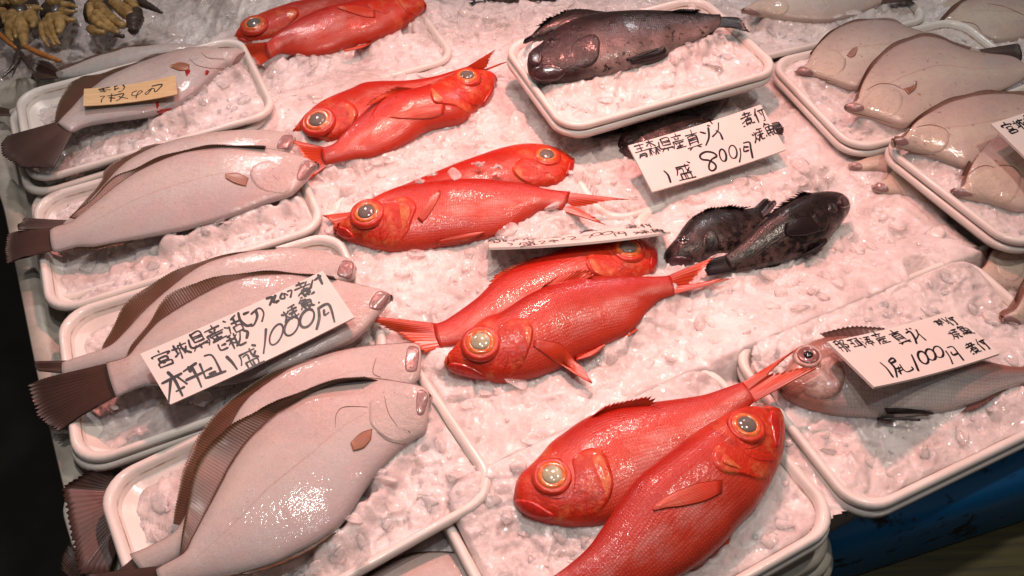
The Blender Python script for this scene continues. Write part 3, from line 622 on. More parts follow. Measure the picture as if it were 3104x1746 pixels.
F2b = flounder('front flounder of the second tray on the left, with an orange pectoral fin', 'a5',
    [(2335, 365), (2300, 330), (2230, 300), (2100, 268), (1950, 240), (1800, 226), (1650, 226), (1500, 240), (1350, 268), (1200, 318), (1050, 388), (950, 445), (850, 515), (760, 590), (680, 655), (600, 720), (520, 780), (420, 810), (370, 835)],
    [(2338, 380), (2260, 470), (2180, 550), (2110, 600), (1950, 650), (1700, 745), (1400, 830), (1200, 870), (900, 925), (700, 960), (560, 965), (450, 990), (390, 1000)],
    [.048, .050, .042], [.036, .030, .036], [(150, 845), (60, 880), (30, 985), (45, 1090), (170, 1050)], [.035, .03, .03],
    fin=(.20, .90, [(1950, 228), (1650, 212), (1400, 238), (1200, 292), (1000, 375), (870, 430), (790, 490), (680, 598), (570, 690), (505, 755)], [.062, .058, .048]),
    anal=(.62, .93, [(900, 940), (780, 975), (650, 985), (540, 985)], .03),
    gill=[(2000, 330), (2060, 400), (2140, 480), (2120, 570), (2040, 580), (1900, 540), (1830, 460), (1830, 390), (1900, 340)],
    pect=([(1820, 460), (1740, 425), (1650, 430)], [(1800, 520), (1720, 500), (1652, 460)]),
    mouth=[(2325, 355), (2260, 320), (2200, 350), (2165, 470), (2220, 480), (2290, 420)], lines=[[(1970, 330), (1985, 420), (2040, 480)]])
F3a = flounder('back flounder of the third tray on the left, with a dark red fin', 'b1',
    [(2140, 220), (2110, 172), (2000, 140), (1850, 110), (1700, 100), (1550, 115), (1400, 145), (1250, 190), (1150, 245), (1050, 320), (950, 405), (850, 500), (760, 600), (660, 690), (500, 745), (380, 785)],
    [(2140, 240), (2110, 300), (1900, 350), (1500, 460), (1200, 600), (900, 760), (600, 830), (380, 880)],
    [.035, .045, .035], [.03, .03, .03], [(215, 785), (205, 815), (235, 845)], [.035, .03],
    fin=(.25, .88, [(1650, 95), (1300, 155), (1100, 222), (950, 290), (830, 372), (785, 410), (735, 460), (690, 545), (645, 640), (622, 690)], [.05, .04, .03]),
    mouth=[(2130, 195), (2090, 172), (2050, 180), (2020, 260), (2060, 285), (2110, 290)])
F3b = flounder('flounder lying under the large price board of the third tray', 'b1',
    [(2355, 395), (2310, 355), (2220, 335), (2100, 310), (2000, 287), (1850, 267), (1700, 258), (1550, 265), (1450, 282), (1350, 312), (1250, 360), (1150, 415), (1050, 475), (950, 545), (880, 620), (820, 690), (760, 755), (640, 790)],
    [(2358, 410), (2300, 490), (2220, 580), (2130, 660), (2000, 720), (1700, 840), (1400, 920), (1100, 945), (900, 930), (780, 965), (700, 1000)],
    [.05, .06, .05], [.04, .04, .04], [(330, 870), (170, 930), (220, 1110), (350, 1215), (460, 1130)], [.03, .02, .015, .02],
    fin=(.18, .94, [(2000, 275), (1700, 243), (1500, 245), (1350, 268), (1200, 302), (1060, 355), (970, 430), (900, 540), (840, 625), (785, 700), (762, 750)], [.066, .064, .054, .045]),
    mouth=[(2345, 385), (2300, 358), (2250, 370), (2210, 450), (2250, 480), (2300, 470)])
F4a = flounder('back flounder of the front left tray, with wide brown fin', 'b1',
    [(2530, 740), (2520, 690), (2470, 674), (2350, 680), (2200, 692), (2050, 718), (1950, 745), (1850, 782), (1750, 820), (1650, 880), (1550, 950), (1480, 1010), (1420, 1090), (1370, 1190), (1320, 1310), (1250, 1450), (1170, 1580), (1060, 1790), (900, 1890), (780, 1940)],
    [(2530, 780), (2510, 900), (2350, 1000), (2000, 1150), (1700, 1350), (1500, 1550), (1300, 1780), (1100, 1950), (870, 2060)],
    [.035, .045, .035], [.03, .03, .03], [(800, 1420 + 20), (560, 1449 + 110), (760, 1560)], .03, treg='b4',
    fin=(.28, .85, [(1900, 745), (1700, 815), (1520, 910), (1390, 1010), (1250, 1150), (1180, 1240), (1140, 1340), (1100, 1440), (1075, 1550), (1050, 1660), (1042, 1760)], [.045, .035, .03]),
    mouth=[(2522, 730), (2510, 690), (2450, 690), (2430, 790), (2440, 850), (2500, 850), (2515, 800)], lines=[[(2260, 760), (2240, 850), (2290, 880)]])
F4b = flounder('largest flounder, at the front of the nearest left tray, with orange pectoral fin', 'b5',
    [(1800, 230), (1795, 190), (1750, 160), (1650, 137), (1500, 112), (1350, 102), (1200, 125), (1050, 175), (950, 225), (850, 285), (750, 345), (650, 430), (560, 520), (500, 600), (430, 710), (380, 810), (330, 910), (280, 1005), (230, 1100), (180, 1195), (130, 1285), (0, 1360), (-60, 1395)],
    [(1795, 300), (1775, 470), (1690, 535), (1600, 600), (1480, 720), (1370, 860), (1280, 1000), (1180, 1125), (1050, 1220), (900, 1300), (750, 1370), (600, 1412), (450, 1445), (300, 1470), (100, 1520), (0, 1550)],
    [.045, .052, .042], [.032, .028, .032], [(-520, 1440), (-560, 1560), (-400, 1700)], .03, t=.014, rays=96,
    fin=(.14, .93, [(1350, 90), (1150, 118), (1000, 160), (850, 225), (700, 282), (600, 332), (480, 400), (380, 480), (280, 570), (220, 660), (182, 770), (160, 870), (142, 970), (130, 1080), (116, 1180), (108, 1270)], [.068, .066, .060, .046]),
    anal=(.58, .80, [(1180, 1150), (1050, 1240), (900, 1330), (750, 1395), (560, 1435)], .03),
    gill=[(1400, 240), (1480, 250), (1520, 350), (1580, 440), (1700, 480), (1650, 540), (1540, 535), (1440, 470), (1390, 410), (1385, 300)],
    pect=([(1410, 450), (1330, 480), (1262, 545)], [(1400, 520), (1350, 580), (1280, 600)]),
    mouth=[(1795, 220), (1760, 175), (1715, 190), (1705, 280), (1715, 360), (1755, 360), (1780, 300)], lines=[[(1490, 220), (1520, 340), (1580, 430)], [(1440, 470), (1520, 530), (1640, 555)], [(1160, 440), (1165, 350), (1220, 300), (1380, 300)]])
F5a = flounder('flounder half hidden beneath the nearest left tray, mouth on the wet ice', 'f',
    [(1490, 1580), (1485, 1555), (1440, 1545), (1350, 1560), (1200, 1570), (1000, 1600), (800, 1600), (600, 1560), (420, 1490), (350, 1450)],
    [(1488, 1600), (1470, 1650), (1400, 1690), (1200, 1740), (1000, 1780), (800, 1770), (600, 1700), (420, 1590), (370, 1550)],
    [-.03, -.035, -.02], [-.03, -.035, -.02], [(312, 1405), (187, 1479), (210, 1613), (241, 1746), (330, 1746)], [.006, .004, .004, .0], t=.012,
    mouth=[(1485, 1570), (1480, 1556), (1440, 1570), (1425, 1620), (1440, 1650), (1465, 1640)])
F5b = flounder('flounder cut by the bottom of the photo, in front of the nearest left tray', 'b8',
    [(2230, 1120), (2190, 1060), (2100, 1005), (1950, 962), (1800, 922), (1600, 872), (1400, 835), (1200, 822), (1050, 828), (880, 860), (700, 930), (480, 1060), (200, 1250), (-300, 1500), (-1000, 1700), (-1700, 1750), (-2300, 1700)],
    [(2235, 1180), (2150, 1400), (1900, 1650), (1500, 1900), (1000, 2100), (400, 2200), (-300, 2250), (-1000, 2200), (-1700, 2050), (-2200, 1900)],
    [-.018, -.014, -.02], [-.02, -.02, -.02], [(210, 1640), (180, 1720), (260, 1790)], [-.015, -.02], t=.016, treg='f',
    fin=(.10, .5, [(1950, 950), (1600, 858), (1300, 810), (1050, 815), (860, 845), (680, 910), (460, 1040)], -.01))
F0 = flounder('flounder behind the top left tray, brown tail beside the crab legs', 'c7',
    [(2560, 575), (2300, 550), (2050, 552), (1850, 570), (1600, 590), (1450, 640), (1300, 680), (1150, 730), (1000, 790), (850, 850), (700, 900)],
    [(2560, 640), (2300, 740), (2000, 800), (1600, 900), (1300, 960), (1000, 1000), (750, 1010)],
    [.01, .015, .01], [.005, .005, .005], [(620, 780), (480, 770), (400, 920), (390, 1000), (500, 1010)], [.01, .005],
    fin=(.30, .95, [(1950, 550), (1600, 575), (1450, 622), (1250, 680), (1050, 745), (880, 800), (720, 860)], .012))
F6 = flounder('dark tail and side of a flounder under the top left tray, at the left edge', 'c8',
    [(900, 150), (700, 130), (500, 140), (300, 170), (150, 215), (100, 235)],
    [(900, 330), (700, 380), (500, 380), (300, 360), (150, 320), (110, 310)], [-.005, -.005, -.005], [-.01, -.01, -.01],
    [(-60, 200), (-90, 250), (-50, 310)], -.005, t=.01)

GG = 'pale flatfish in the trays on the right'
def flatfish(label, reg, U, L, zU, zL, tailp=None, tz=0, **k):
    F = flounder(label, reg, U, L, zU, zL, tailp, tz, mat='flat_yel', group=GG, name='flatfish', fmat='flat_edge', rays=70, t=k.pop('t', .012), **k)
    return F
G1 = flatfish('flatfish in the topmost right tray, cut by the top edge of the photo', 'a4',
    [(122, 90), (165, 45), (215, 10), (300, -60), (450, -120), (700, -150), (1000, -140), (1300, -80)],
    [(122, 105), (180, 132), (300, 155), (440, 178), (600, 198), (800, 205), (950, 180), (1100, 130), (1300, 40)],
    [.04, .045, .04], [.03, .025, .03], [(1600, -120), (1620, 0)], .03, mouth=[(130, 92), (170, 62), (240, 90), (300, 130), (230, 130), (160, 115)],
    gill=[(300, -20), (420, -60), (500, 0), (530, 60), (480, 130), (380, 140), (300, 100)], anal=(.2, .7, [(440, 185), (600, 210), (720, 218), (850, 212)], .02))
G2 = flatfish('back flatfish of three in the upper right tray, its edge catching light', 'a4',
    [(570, 603), (600, 565), (660, 535), (695, 460), (755, 380), (850, 292), (950, 228), (1080, 184), (1250, 165), (1400, 180), (1500, 222), (1650, 270), (1850, 330), (2050, 395), (2130, 420)],
    [(575, 622), (650, 655), (750, 668), (850, 692), (950, 722), (1050, 755), (1200, 760), (1400, 720), (1700, 640), (1900, 560), (2130, 480)],
    [.04, .05, .04], [.035, .03, .035], [(2450, 370), (2500, 440), (2480, 530)], .045,
    fin=(.12, .62, [(700, 445), (850, 280), (950, 215), (1080, 170), (1250, 152), (1400, 165), (1500, 210)], .05),
    gill=[(720, 520), (830, 430), (920, 420), (1000, 500), (985, 590), (900, 650), (800, 630), (730, 600)], mouth=[(578, 606), (610, 560), (680, 570), (740, 625), (680, 640), (610, 630)],
    pect=([(1010, 470), (1050, 420), (1100, 395)], [(1040, 490), (1080, 470), (1100, 410)]), lines=[[(700, 470), (800, 420), (920, 410)], [(1000, 490), (995, 560), (970, 600)], [(600, 630), (750, 655), (900, 690)]])
G3 = flatfish('middle flatfish of three in the upper right tray, spotted with glints on its side', 'a4',
    [(992, 900), (1025, 862), (1080, 840), (1092, 780), (1135, 680), (1205, 572), (1300, 462), (1400, 388), (1500, 345), (1650, 302), (1800, 330), (1900, 375), (2050, 425), (2200, 450), (2400, 475), (2520, 545)],
    [(996, 930), (1060, 980), (1180, 1002), (1300, 1032), (1400, 1062), (1500, 1080), (1650, 1040), (1900, 930), (2200, 820), (2400, 740), (2540, 660)],
    [.055, .07, .06], [.045, .04, .05], [(2720, 520), (2760, 620), (2720, 720)], .05, t=.013,
    fin=(.12, .72, [(1080, 790), (1195, 560), (1300, 445), (1400, 370), (1500, 325), (1650, 278), (1810, 305), (1920, 350), (2060, 405)], .065),
    gill=[(1140, 880), (1240, 760), (1360, 720), (1470, 780), (1490, 850), (1440, 960), (1340, 1000), (1220, 960)], mouth=[(1000, 900), (1060, 862), (1150, 890), (1160, 930), (1080, 950), (1010, 935)],
    pect=([(1490, 750), (1560, 730), (1580, 690)], [(1530, 800), (1590, 750), (1600, 695)]), lines=[[(1180, 760), (1280, 710), (1400, 715), (1490, 760)], [(1340, 780), (1380, 850), (1350, 950)], [(1020, 945), (1200, 985), (1400, 1045)]])
G4 = flatfish('front flatfish of three, its mouth over the corner between two right trays', 'a4',
    [(1388, 1195), (1425, 1160), (1480, 1140), (1505, 1095), (1575, 1018), (1700, 942), (1850, 865), (2000, 818), (2150, 790), (2350, 785), (2508, 800), (2700, 840), (2900, 920)],
    [(1390, 1222), (1450, 1262), (1600, 1312), (1800, 1372), (1950, 1422), (2020, 1438), (2200, 1390), (2500, 1280), (2900, 1080)],
    [.07, .085, .07], [.055, .05, .055], [(3100, 900), (3130, 1100)], .06, t=.013,
    fin=(.14, .80, [(1500, 1085), (1690, 925), (1850, 845), (2000, 798), (2150, 768), (2350, 765), (2510, 780), (2650, 810)], .08),
    gill=[(1560, 1100), (1660, 1060), (1780, 1070), (1870, 1140), (1870, 1220), (1800, 1290), (1700, 1290), (1590, 1220)], mouth=[(1395, 1195), (1440, 1160), (1500, 1160), (1540, 1210), (1480, 1235), (1420, 1225)],
    lines=[[(1600, 1075), (1720, 1055), (1840, 1090), (1880, 1160)], [(1430, 1240), (1600, 1295), (1760, 1305)]])
G5 = flatfish('flatfish with red creased cheek under the cut off price board on the right', 'a8',
    [(1072, 515), (1100, 490), (1148, 462), (1158, 410), (1195, 330), (1255, 242), (1335, 155), (1420, 105), (1520, 75), (1700, 60), (1900, 80), (2100, 160)],
    [(1075, 535), (1120, 560), (1200, 590), (1330, 605), (1450, 632), (1570, 655), (1750, 620), (1900, 540), (2100, 380)],
    [.05, .07, .06], [.04, .04, .05], [(2300, 120), (2320, 400)], .05, t=.013,
    fin=(.14, .7, [(1150, 405), (1185, 325), (1245, 232), (1325, 142), (1410, 90), (1520, 60), (1700, 42)], .06),
    gill=[(1200, 440), (1290, 370), (1420, 340), (1540, 380), (1550, 460), (1500, 580), (1400, 610), (1290, 560), (1230, 500)], mouth=[(1080, 518), (1120, 490), (1190, 505), (1230, 540), (1170, 550), (1100, 545)],
    lines=[[(1160, 430), (1260, 350), (1350, 345), (1400, 400)], [(1370, 350), (1395, 420), (1420, 490)], [(1400, 335), (1500, 350), (1555, 420)]])
G6 = flatfish('small pink mouthed flatfish peeking out under the corner of the upper right tray', 'a8',
    [(386, 335), (402, 312), (450, 298), (500, 278), (600, 245), (800, 200), (1000, 200), (1200, 260)],
    [(390, 358), (430, 385), (500, 402), (590, 415), (750, 440), (900, 450), (1200, 420)], [.012, .008, 0], [.006, .0, -.01], None, 0, t=.011,
    mouth=[(392, 338), (415, 315), (470, 325), (480, 360), (440, 372), (402, 360)], lines=[[(400, 368), (470, 392), (560, 405)]])
G7 = flatfish('small flatfish with red lips peeking out under the middle right tray', 'a8',
    [(541, 475), (570, 445), (612, 430), (645, 390), (720, 335), (900, 290), (1200, 300), (1400, 400)],
    [(541, 500), (580, 540), (660, 560), (750, 572), (900, 640), (1100, 680), (1400, 620)], [.012, .010, 0], [.006, .0, -.01], None, 0, t=.012,
    mouth=[(547, 480), (585, 450), (640, 470), (660, 510), (610, 520), (560, 505)], lines=[[(560, 515), (640, 548), (730, 560)], [(580, 445), (640, 455), (660, 490)]])
G8 = flatfish('flatfish with a dark mouth under the middle right tray, at the right edge', 'a8',
    [(1217, 1090), (1232, 1050), (1282, 1010), (1302, 970), (1340, 905), (1450, 850), (1569, 830), (1800, 810), (2000, 850)],
    [(1222, 1122), (1280, 1170), (1370, 1200), (1480, 1208), (1580, 1190), (1800, 1130), (2000, 1050)], [.0, .01, .0], [-.01, -.01, -.01], None, 0, t=.013,
    mouth=[(1225, 1090), (1250, 1055), (1320, 1070), (1370, 1110), (1310, 1130), (1240, 1120)], fin=(.2, .8, [(1300, 950), (1335, 890), (1440, 835), (1569, 815), (1750, 795)], .01),
    gill=[(1390, 940), (1480, 910), (1560, 960), (1569, 1060), (1500, 1130), (1420, 1100), (1380, 1020)], lines=[[(1440, 960), (1480, 1000), (1500, 1050)], [(1250, 1140), (1370, 1185), (1480, 1190)]])
G9 = flatfish('lowest flatfish at the right edge, lips on the wet ice of the lower right tray', 'a8',
    [(1407, 1380), (1432, 1332), (1480, 1302), (1505, 1262), (1580, 1120), (1700, 1010), (1900, 950), (2100, 960)],
    [(1412, 1410), (1460, 1442), (1569, 1472), (1750, 1490), (1950, 1420), (2100, 1300)], [.02, .035, .02], [.0, .0, .0], None, 0, t=.013,
    mouth=[(1415, 1382), (1445, 1345), (1520, 1370), (1560, 1410), (1490, 1425), (1430, 1410)], fin=(.2, .8, [(1500, 1245), (1570, 1100), (1690, 990), (1890, 930)], .03))
G10 = flatfish('flatfish with reddish rim in the top right corner tray', 'a4',
    [(1795, 195), (1835, 142), (1905, 72), (2000, 5), (2200, -50), (2508, -40), (2750, 20), (2900, 100)],
    [(1795, 225), (1900, 255), (2000, 285), (2150, 335), (2300, 372), (2508, 340), (2700, 290), (2900, 200)], [.02, .03, .02], [.01, .01, .01], [(3100, 80), (3120, 220)], .01, t=.012,
    fin=(.02, .6, [(1790, 185), (1825, 130), (1895, 60), (1990, -8), (2200, -65)], .025), gill=[(1880, 210), (1980, 190), (2080, 210), (2120, 270), (2050, 290), (1950, 265)], lines=[[(1870, 200), (1990, 185), (2100, 210), (2150, 280)], [(2200, 30), (2350, 60), (2508, 130)]])
G11 = flatfish('flatfish behind the reddish one at the top right corner', 'a4',
    [(1700, 110), (1735, 45), (1800, 0), (1950, -70), (2200, -130), (2500, -120)], [(1715, 165), (1800, 190), (1900, 190), (2100, 130), (2300, 60), (2500, 0)],
    [.0, .005, .0], [-.005, -.005, -.005], None, 0, t=.012)

GB = 'dark rockfish on the ice and in trays'
def rock(label, reg, U, L, zU, zL, tailp, tz, mat='rock', t=.021, **k):
    F = fish('rockfish', label, 'fish', GB, reg, U, L, zU, zL, t, mat, 'round', .8, comp=False)
    if tailp: tail_fin(F, tailp, tz, 'rock_fin', 10, .06, k.get('treg'))
    if 'dors' in k: edge_fin(F, 'dorsal_fin', 'U', *k['dors'], 'rock_fin', 17, .34)
    if 'anal' in k: edge_fin(F, 'anal_fin', 'L', *k['anal'], 'rock_fin', 9, .2)
    if 'pect' in k: skin_fin(F, 'pectoral_fin', *k['pect'], 'rock_fin', .006, 7)
    if 'pelv' in k: skin_fin(F, 'pelvic_fin', *k['pelv'], 'rock_fin', .004, 5)
    if 'eye' in k: eye(F, *k['eye'], 'rock_eye', 'black_eye', 'rock_plain', .6, hgt=.7)
    if 'jaw' in k: plate(F, 'lower_jaw', k['jaw'], 'rock_plain', .0045)
    if 'lip' in k: plate(F, 'upper_lip', k['lip'], 'rock_plain', .004)
    if 'gill' in k: plate(F, 'gill_cover', k['gill'], mat, .0018, rear=True, rings=10, skin=True)
    return F
B0 = rock('rockfish at the back of the raised tray, only its spiny dark back showing', 'a3',
    [(950, 150), (850, 122), (740, 108), (650, 92), (560, 90), (480, 115), (390, 155), (310, 212), (265, 262)],
    [(950, 210), (850, 260), (700, 285), (550, 270), (420, 262), (330, 280), (285, 298)], [.08, .085, .08], [.075, .07, .075], [(222, 290), (205, 310), (222, 325)], .08, t=.02,
    dors=(.2, .85, [(760, 95), (650, 72), (560, 62), (470, 92), (380, 135), (300, 190)], .095))
B1 = rock('rockfish with pale belly and open mouth lying in the raised white tray', 'a3',
    [(252, 395), (290, 362), (340, 330), (375, 282), (440, 238), (520, 192), (620, 152), (740, 122), (900, 102), (1100, 92), (1300, 94), (1450, 97), (1580, 112), (1640, 112)],
    [(248, 550), (285, 592), (350, 606), (470, 605), (600, 592), (700, 565), (850, 545), (980, 512), (1100, 472), (1230, 425), (1300, 370), (1400, 320), (1500, 285), (1600, 225), (1650, 188)],
    [.09, .105, .09], [.075, .075, .085], [(1780, 130), (1872, 232), (1790, 205)], [.085, .08], 'rock_pale', t=.026,
    dors=(.62, .86, [(1250, 85), (1390, 70), (1500, 62), (1510, 90)], .11), anal=(.72, .92, [(1380, 330), (1500, 300), (1600, 250), (1615, 195)], .08),
    pect=([(980, 425), (1100, 380), (1230, 345)], [(1000, 470), (1150, 460), (1260, 410), (1232, 350)]),
    pelv=([(960, 430), (1050, 400), (1180, 360)], [(965, 445), (1060, 425), (1182, 370)]), eye=((415, 292), 32),
    lip=[(262, 400), (300, 378), (350, 400), (340, 470), (300, 490), (262, 460)], jaw=[(262, 520), (330, 480), (420, 470), (520, 520), (470, 585), (370, 595), (285, 575)],
    gill=[(560, 330), (680, 250), (760, 270), (770, 360), (740, 460), (640, 510), (560, 450)])
B2 = rock('rockfish with glinting snout under the price board below the raised tray', 'a7',
    [(167, 345), (192, 285), (262, 232), (350, 185), (450, 148), (600, 130), (750, 150), (900, 180), (1050, 190), (1180, 195), (1250, 200)],
    [(170, 378), (220, 405), (300, 440), (420, 460), (600, 450), (800, 400), (1000, 340), (1150, 280), (1250, 255)], [.01, .02, .015], [.005, .005, .01], [(1340, 170), (1395, 200), (1385, 265)], .02, t=.024,
    eye=((255, 290), 26), jaw=[(180, 370), (240, 350), (320, 400), (360, 440), (280, 425), (210, 395)], dors=(.3, .75, [(430, 125), (600, 108), (760, 128), (930, 160)], .035))
B3 = rock('rockfish squeezed beneath the near rim of the raised tray, black tail to the left', 'a7',
    [(990, -10), (900, -40), (700, 0), (500, 60), (300, 130), (180, 190)], [(950, 60), (890, 130), (800, 160), (600, 175), (400, 215), (240, 245)],
    [.02, .03, .02], [.015, .015, .015], [(0, 255), (-20, 275), (0, 292)], .02, t=.022)
B4 = rock('rockfish facing left on the ice, half under the other one, beside the red tail', 'a7',
    [(512, 1150), (532, 1110), (592, 1042), (642, 962), (702, 892), (782, 842), (900, 805), (1030, 795), (1100, 808), (1180, 795)],
    [(516, 1182), (550, 1222), (650, 1236), (750, 1218), (870, 1170), (970, 1140), (1080, 1080), (1180, 990), (1250, 900)], [.01, .02, .02], [.008, .008, .012], [(1245, 735), (1320, 740), (1340, 770)], .02, t=.020,
    dors=(.42, .86, [(720, 860), (800, 815), (900, 785), (960, 782), (1060, 780), (1150, 790)], .035), eye=((655, 1030), 34), jaw=[(525, 1180), (600, 1150), (700, 1160), (740, 1200), (650, 1225), (560, 1212)], gill=[(820, 980), (880, 960), (920, 1040), (900, 1120), (840, 1150), (800, 1080)])
B5 = rock('rockfish facing up right on the ice, its tail resting on the red tail', 'a7',
    [(1850, 748), (1810, 702), (1740, 687), (1640, 692), (1540, 710), (1430, 760), (1360, 800), (1290, 850), (1200, 920), (1140, 985), (1080, 1050), (1010, 1110), (950, 1150)],
    [(1862, 765), (1840, 850), (1790, 930), (1740, 990), (1690, 1050), (1600, 1110), (1500, 1160), (1350, 1208), (1200, 1240), (1100, 1258), (1020, 1275)], [.025, .045, .03], [.01, .012, .02], [(830, 1180), (812, 1240), (825, 1302)],   .03, t=.023,
    dors=(.18, .55, [(1560, 690), (1490, 685), (1430, 720), (1350, 775), (1290, 820), (1215, 885)], .05), pect=([(1650, 905), (1540, 860), (1400, 920)], [(1660, 965), (1550, 1000), (1420, 1000), (1398, 960)]),
    pelv=([(1700, 1020), (1650, 1070), (1530, 1150)], [(1710, 1050), (1640, 1110), (1532, 1162)]), anal=(.66, .90, [(1370, 1215), (1280, 1250), (1180, 1262), (1120, 1262)], .012), eye=((1740, 790), 36),
    gill=[(1600, 860), (1680, 800), (1720, 880), (1700, 960), (1650, 960)], lip=[(1800, 715), (1850, 740), (1855, 790), (1810, 800), (1780, 760)])
Bx = rock('black tail of a fish cut by the top edge of the photo, on the ice', 'a2',
    [(2500, -40), (2350, -60), (2150, -50), (2000, -25)], [(2500, 10), (2350, 20), (2150, 15), (2000, 5)], [.01, .01, .01], [.005, .005, .005], [(1860, -25), (1858, 10), (1880, 40)], .008, t=.012)

S1 = fish('sea_bream', 'silvery pink sea bream facing left under the price board in the lower right tray', 'fish', None, 'b3',
    [(625, 660), (650, 560), (720, 440), (800, 360), (900, 305), (1050, 285), (1250, 290), (1500, 315), (1800, 370), (2000, 425), (2200, 480), (2350, 505), (2440, 505)],
    [(632, 690), (700, 770), (850, 840), (1050, 885), (1300, 905), (1500, 900), (1700, 875), (1900, 840), (2100, 780), (2250, 705), (2380, 660), (2440, 655)], [.03, .042, .020], [.016, .016, .016], .023, 'bream', 'round', .8)
tail_fin(S1, [(2700, 420), (2600, 590), (2750, 760)], .035, 'bream_fin')
edge_fin(S1, 'dorsal_fin', 'U', .28, .50, [(930, 262), (1080, 228), (1250, 212), (1400, 222)], .045, 'bream_fin', 14, .06)
eye(S1, (845, 430), 78, 'bream_ring', 'black_eye', 'bream_gill', .42)
plate(S1, 'gill_cover', [(940, 440), (1040, 420), (1110, 520), (1110, 640), (1040, 740), (900, 760), (780, 720), (820, 620), (920, 560)], 'bream_gill', .003, rear=True)
skin_fin(S1, 'pelvic_fin', [(1400, 815), (1550, 815), (1750, 838)], [(1420, 850), (1580, 850), (1752, 842)], 'rock_fin', .004, 5)
skin_fin(S1, 'pectoral_fin', [(1350, 885), (1500, 890), (1660, 905)], [(1370, 900), (1520, 905), (1660, 912)], 'rock_fin', .003, 5)
edge_fin(S1, 'anal_fin', 'L', .78, .95, [(1960, 850), (2080, 820), (2180, 750), (2210, 715)], .02, 'bream_fin', 9, .2)

# ------------------------------------------------------------------ trays
TL_, TW_ = .348, .232
def rrect(l, w_, r, n=8):
    P = []
    for cx, cy, a0 in ((l / 2 - r, w_ / 2 - r, 0), (-l / 2 + r, w_ / 2 - r, 90), (-l / 2 + r, -w_ / 2 + r, 180), (l / 2 - r, -w_ / 2 + r, 270)):
        for i in range(n):
            a = math.radians(a0 + 90 * i / (n - 1)); P.append((cx + r * math.cos(a), cy + r * math.sin(a)))
    return np.array(P)
TRAYS = []
def tray_mesh():
    # (inset from the outline, height below the rim top, corner radius)
    pr = [(.034, -.034, .022), (.008, -.0105, .034), (.0022, -.0095, .037), (.0, -.0080, .038), (.0, -.004, .038), (.0015, -.0012, .037), (.004, 0, .036), (.0075, -.001, .035), (.010, -.0045, .034), (.016, -.024, .030), (.020, -.028, .027), (.030, -.029, .02)]
    V = []
    for ins, z, r in pr:
        for x, y in rrect(TL_ - 2 * ins, TW_ - 2 * ins, r): V.append((x, y, z))
    n = 32; f = grid_faces(len(pr), n, True)
    V = V + [(0, 0, -.029), (0, 0, -.034)]; k = len(pr) * n
    for j in range(n):
        f.append((k, (len(pr) - 1) * n + j, (len(pr) - 1) * n + (j + 1) % n)); f.append((k + 1, (j + 1) % n, j))
    return V, f
TM = None
def tray(label, cx, cy, z, ang, sub=None, tilt=(0, 0)):
    global TM
    if TM is None:
        V, f = tray_mesh(); o = obj('tray', V, f, 'tray'); TM = o.data
    else:
        o = bpy.data.objects.new('tray', TM); C.objects.link(o)
    o.location = (cx, cy, z); o.rotation_euler = (tilt[0], tilt[1], ang)
    tag(o, label, 'tray', 'white plastic fish trays')
    TRAYS.append((cx, cy, z, ang)); return o
def fit4(FL, FR, NR, NL, z):
    P = [un(np.array(q, float), z)[:2] if q is not None else None for q in (FL, FR, NR, NL)]
    d = np.zeros(2)
    if P[0] is not None and P[1] is not None: d += P[1] - P[0]
    if P[3] is not None and P[2] is not None: d += P[2] - P[3]
    if P[0] is not None and P[3] is not None: q = P[0] - P[3]; d += np.array([q[1], -q[0]])
    if P[1] is not None and P[2] is not None: q = P[1] - P[2]; d += np.array([q[1], -q[0]])
    a = math.atan2(d[1], d[0]); e1 = np.array([math.cos(a), math.sin(a)]); e2 = np.array([-e1[1], e1[0]])
    cs = []
    for p, s1, s2 in zip(P, (-1, 1, 1, -1), (1, 1, -1, -1)):
        if p is not None: cs.append(p - e1 * s1 * TL_ / 2 - e2 * s2 * TW_ / 2)
    c = np.mean(cs, 0); return c[0], c[1], z, a
def fit1(which, p, z, ang):
    """one corner known"""
    P = un(np.array(p, float), z)[:2]; s1, s2 = dict(FL=(-1, 1), FR=(1, 1), NR=(1, -1), NL=(-1, -1))[which]
    e1 = np.array([math.cos(ang), math.sin(ang)]); e2 = np.array([-e1[1], e1[0]])
    c = P - e1 * s1 * TL_ / 2 - e2 * s2 * TW_ / 2; return c[0], c[1], z, ang
K = 3104 / 2576
T = {}
T['T1'] = fit4((33, 273), (722, 107), (862, 333), (79, 557), .035)
T['T2'] = fit4((64, 600), None, (1011, 694), (154, 936), .022)
T['T3'] = fit4((160, 977), (1010, 715), (1206, 1073), (237, 1351), .022)
T['T4'] = fit4((281, 1425), (1209, 1009), (1521, 1497), (502, 2131), .022)
T['T7'] = fit4((1537, 145), (2138, -24), (2357, 197), (1693, 392), .070)
T['T5'] = fit4(None, (2131, 1069), (2584, 1596), None, .010)
T['T8'] = fit4((2337, 169), (2861, 54), None, (2627, 456), .035)
T['T9'] = fit4((2669, 435), None, None, (3073, 749), .050)
A0 = T['T2'][3]
print('TRAYFIT', {k: tuple(round(float(x), 3) for x in v) for k, v in T.items()})
T['T6'] = fit4((2212, 1070), None, None, (2591, 1548), .018)
T['T10'] = fit1('FL', (2844, 803), .005, T['T9'][3])
T['T11'] = fit1('NR', (2835, 52), .020, T['T8'][3])
T['T13'] = fit1('NR', (1391, 172), .012, A0)
T['TR2'] = fit1('FR', (1432, 190), .004, A0 + .03)
T['TR3'] = fit1('FL', (975, 612), .0, A0 + .05)
T['TB'] = fit1('NL', (1838, 678), .004, T['T7'][3])
T['TC'] = fit1('FL', (1888, 658), .004, T['T7'][3] + .06)
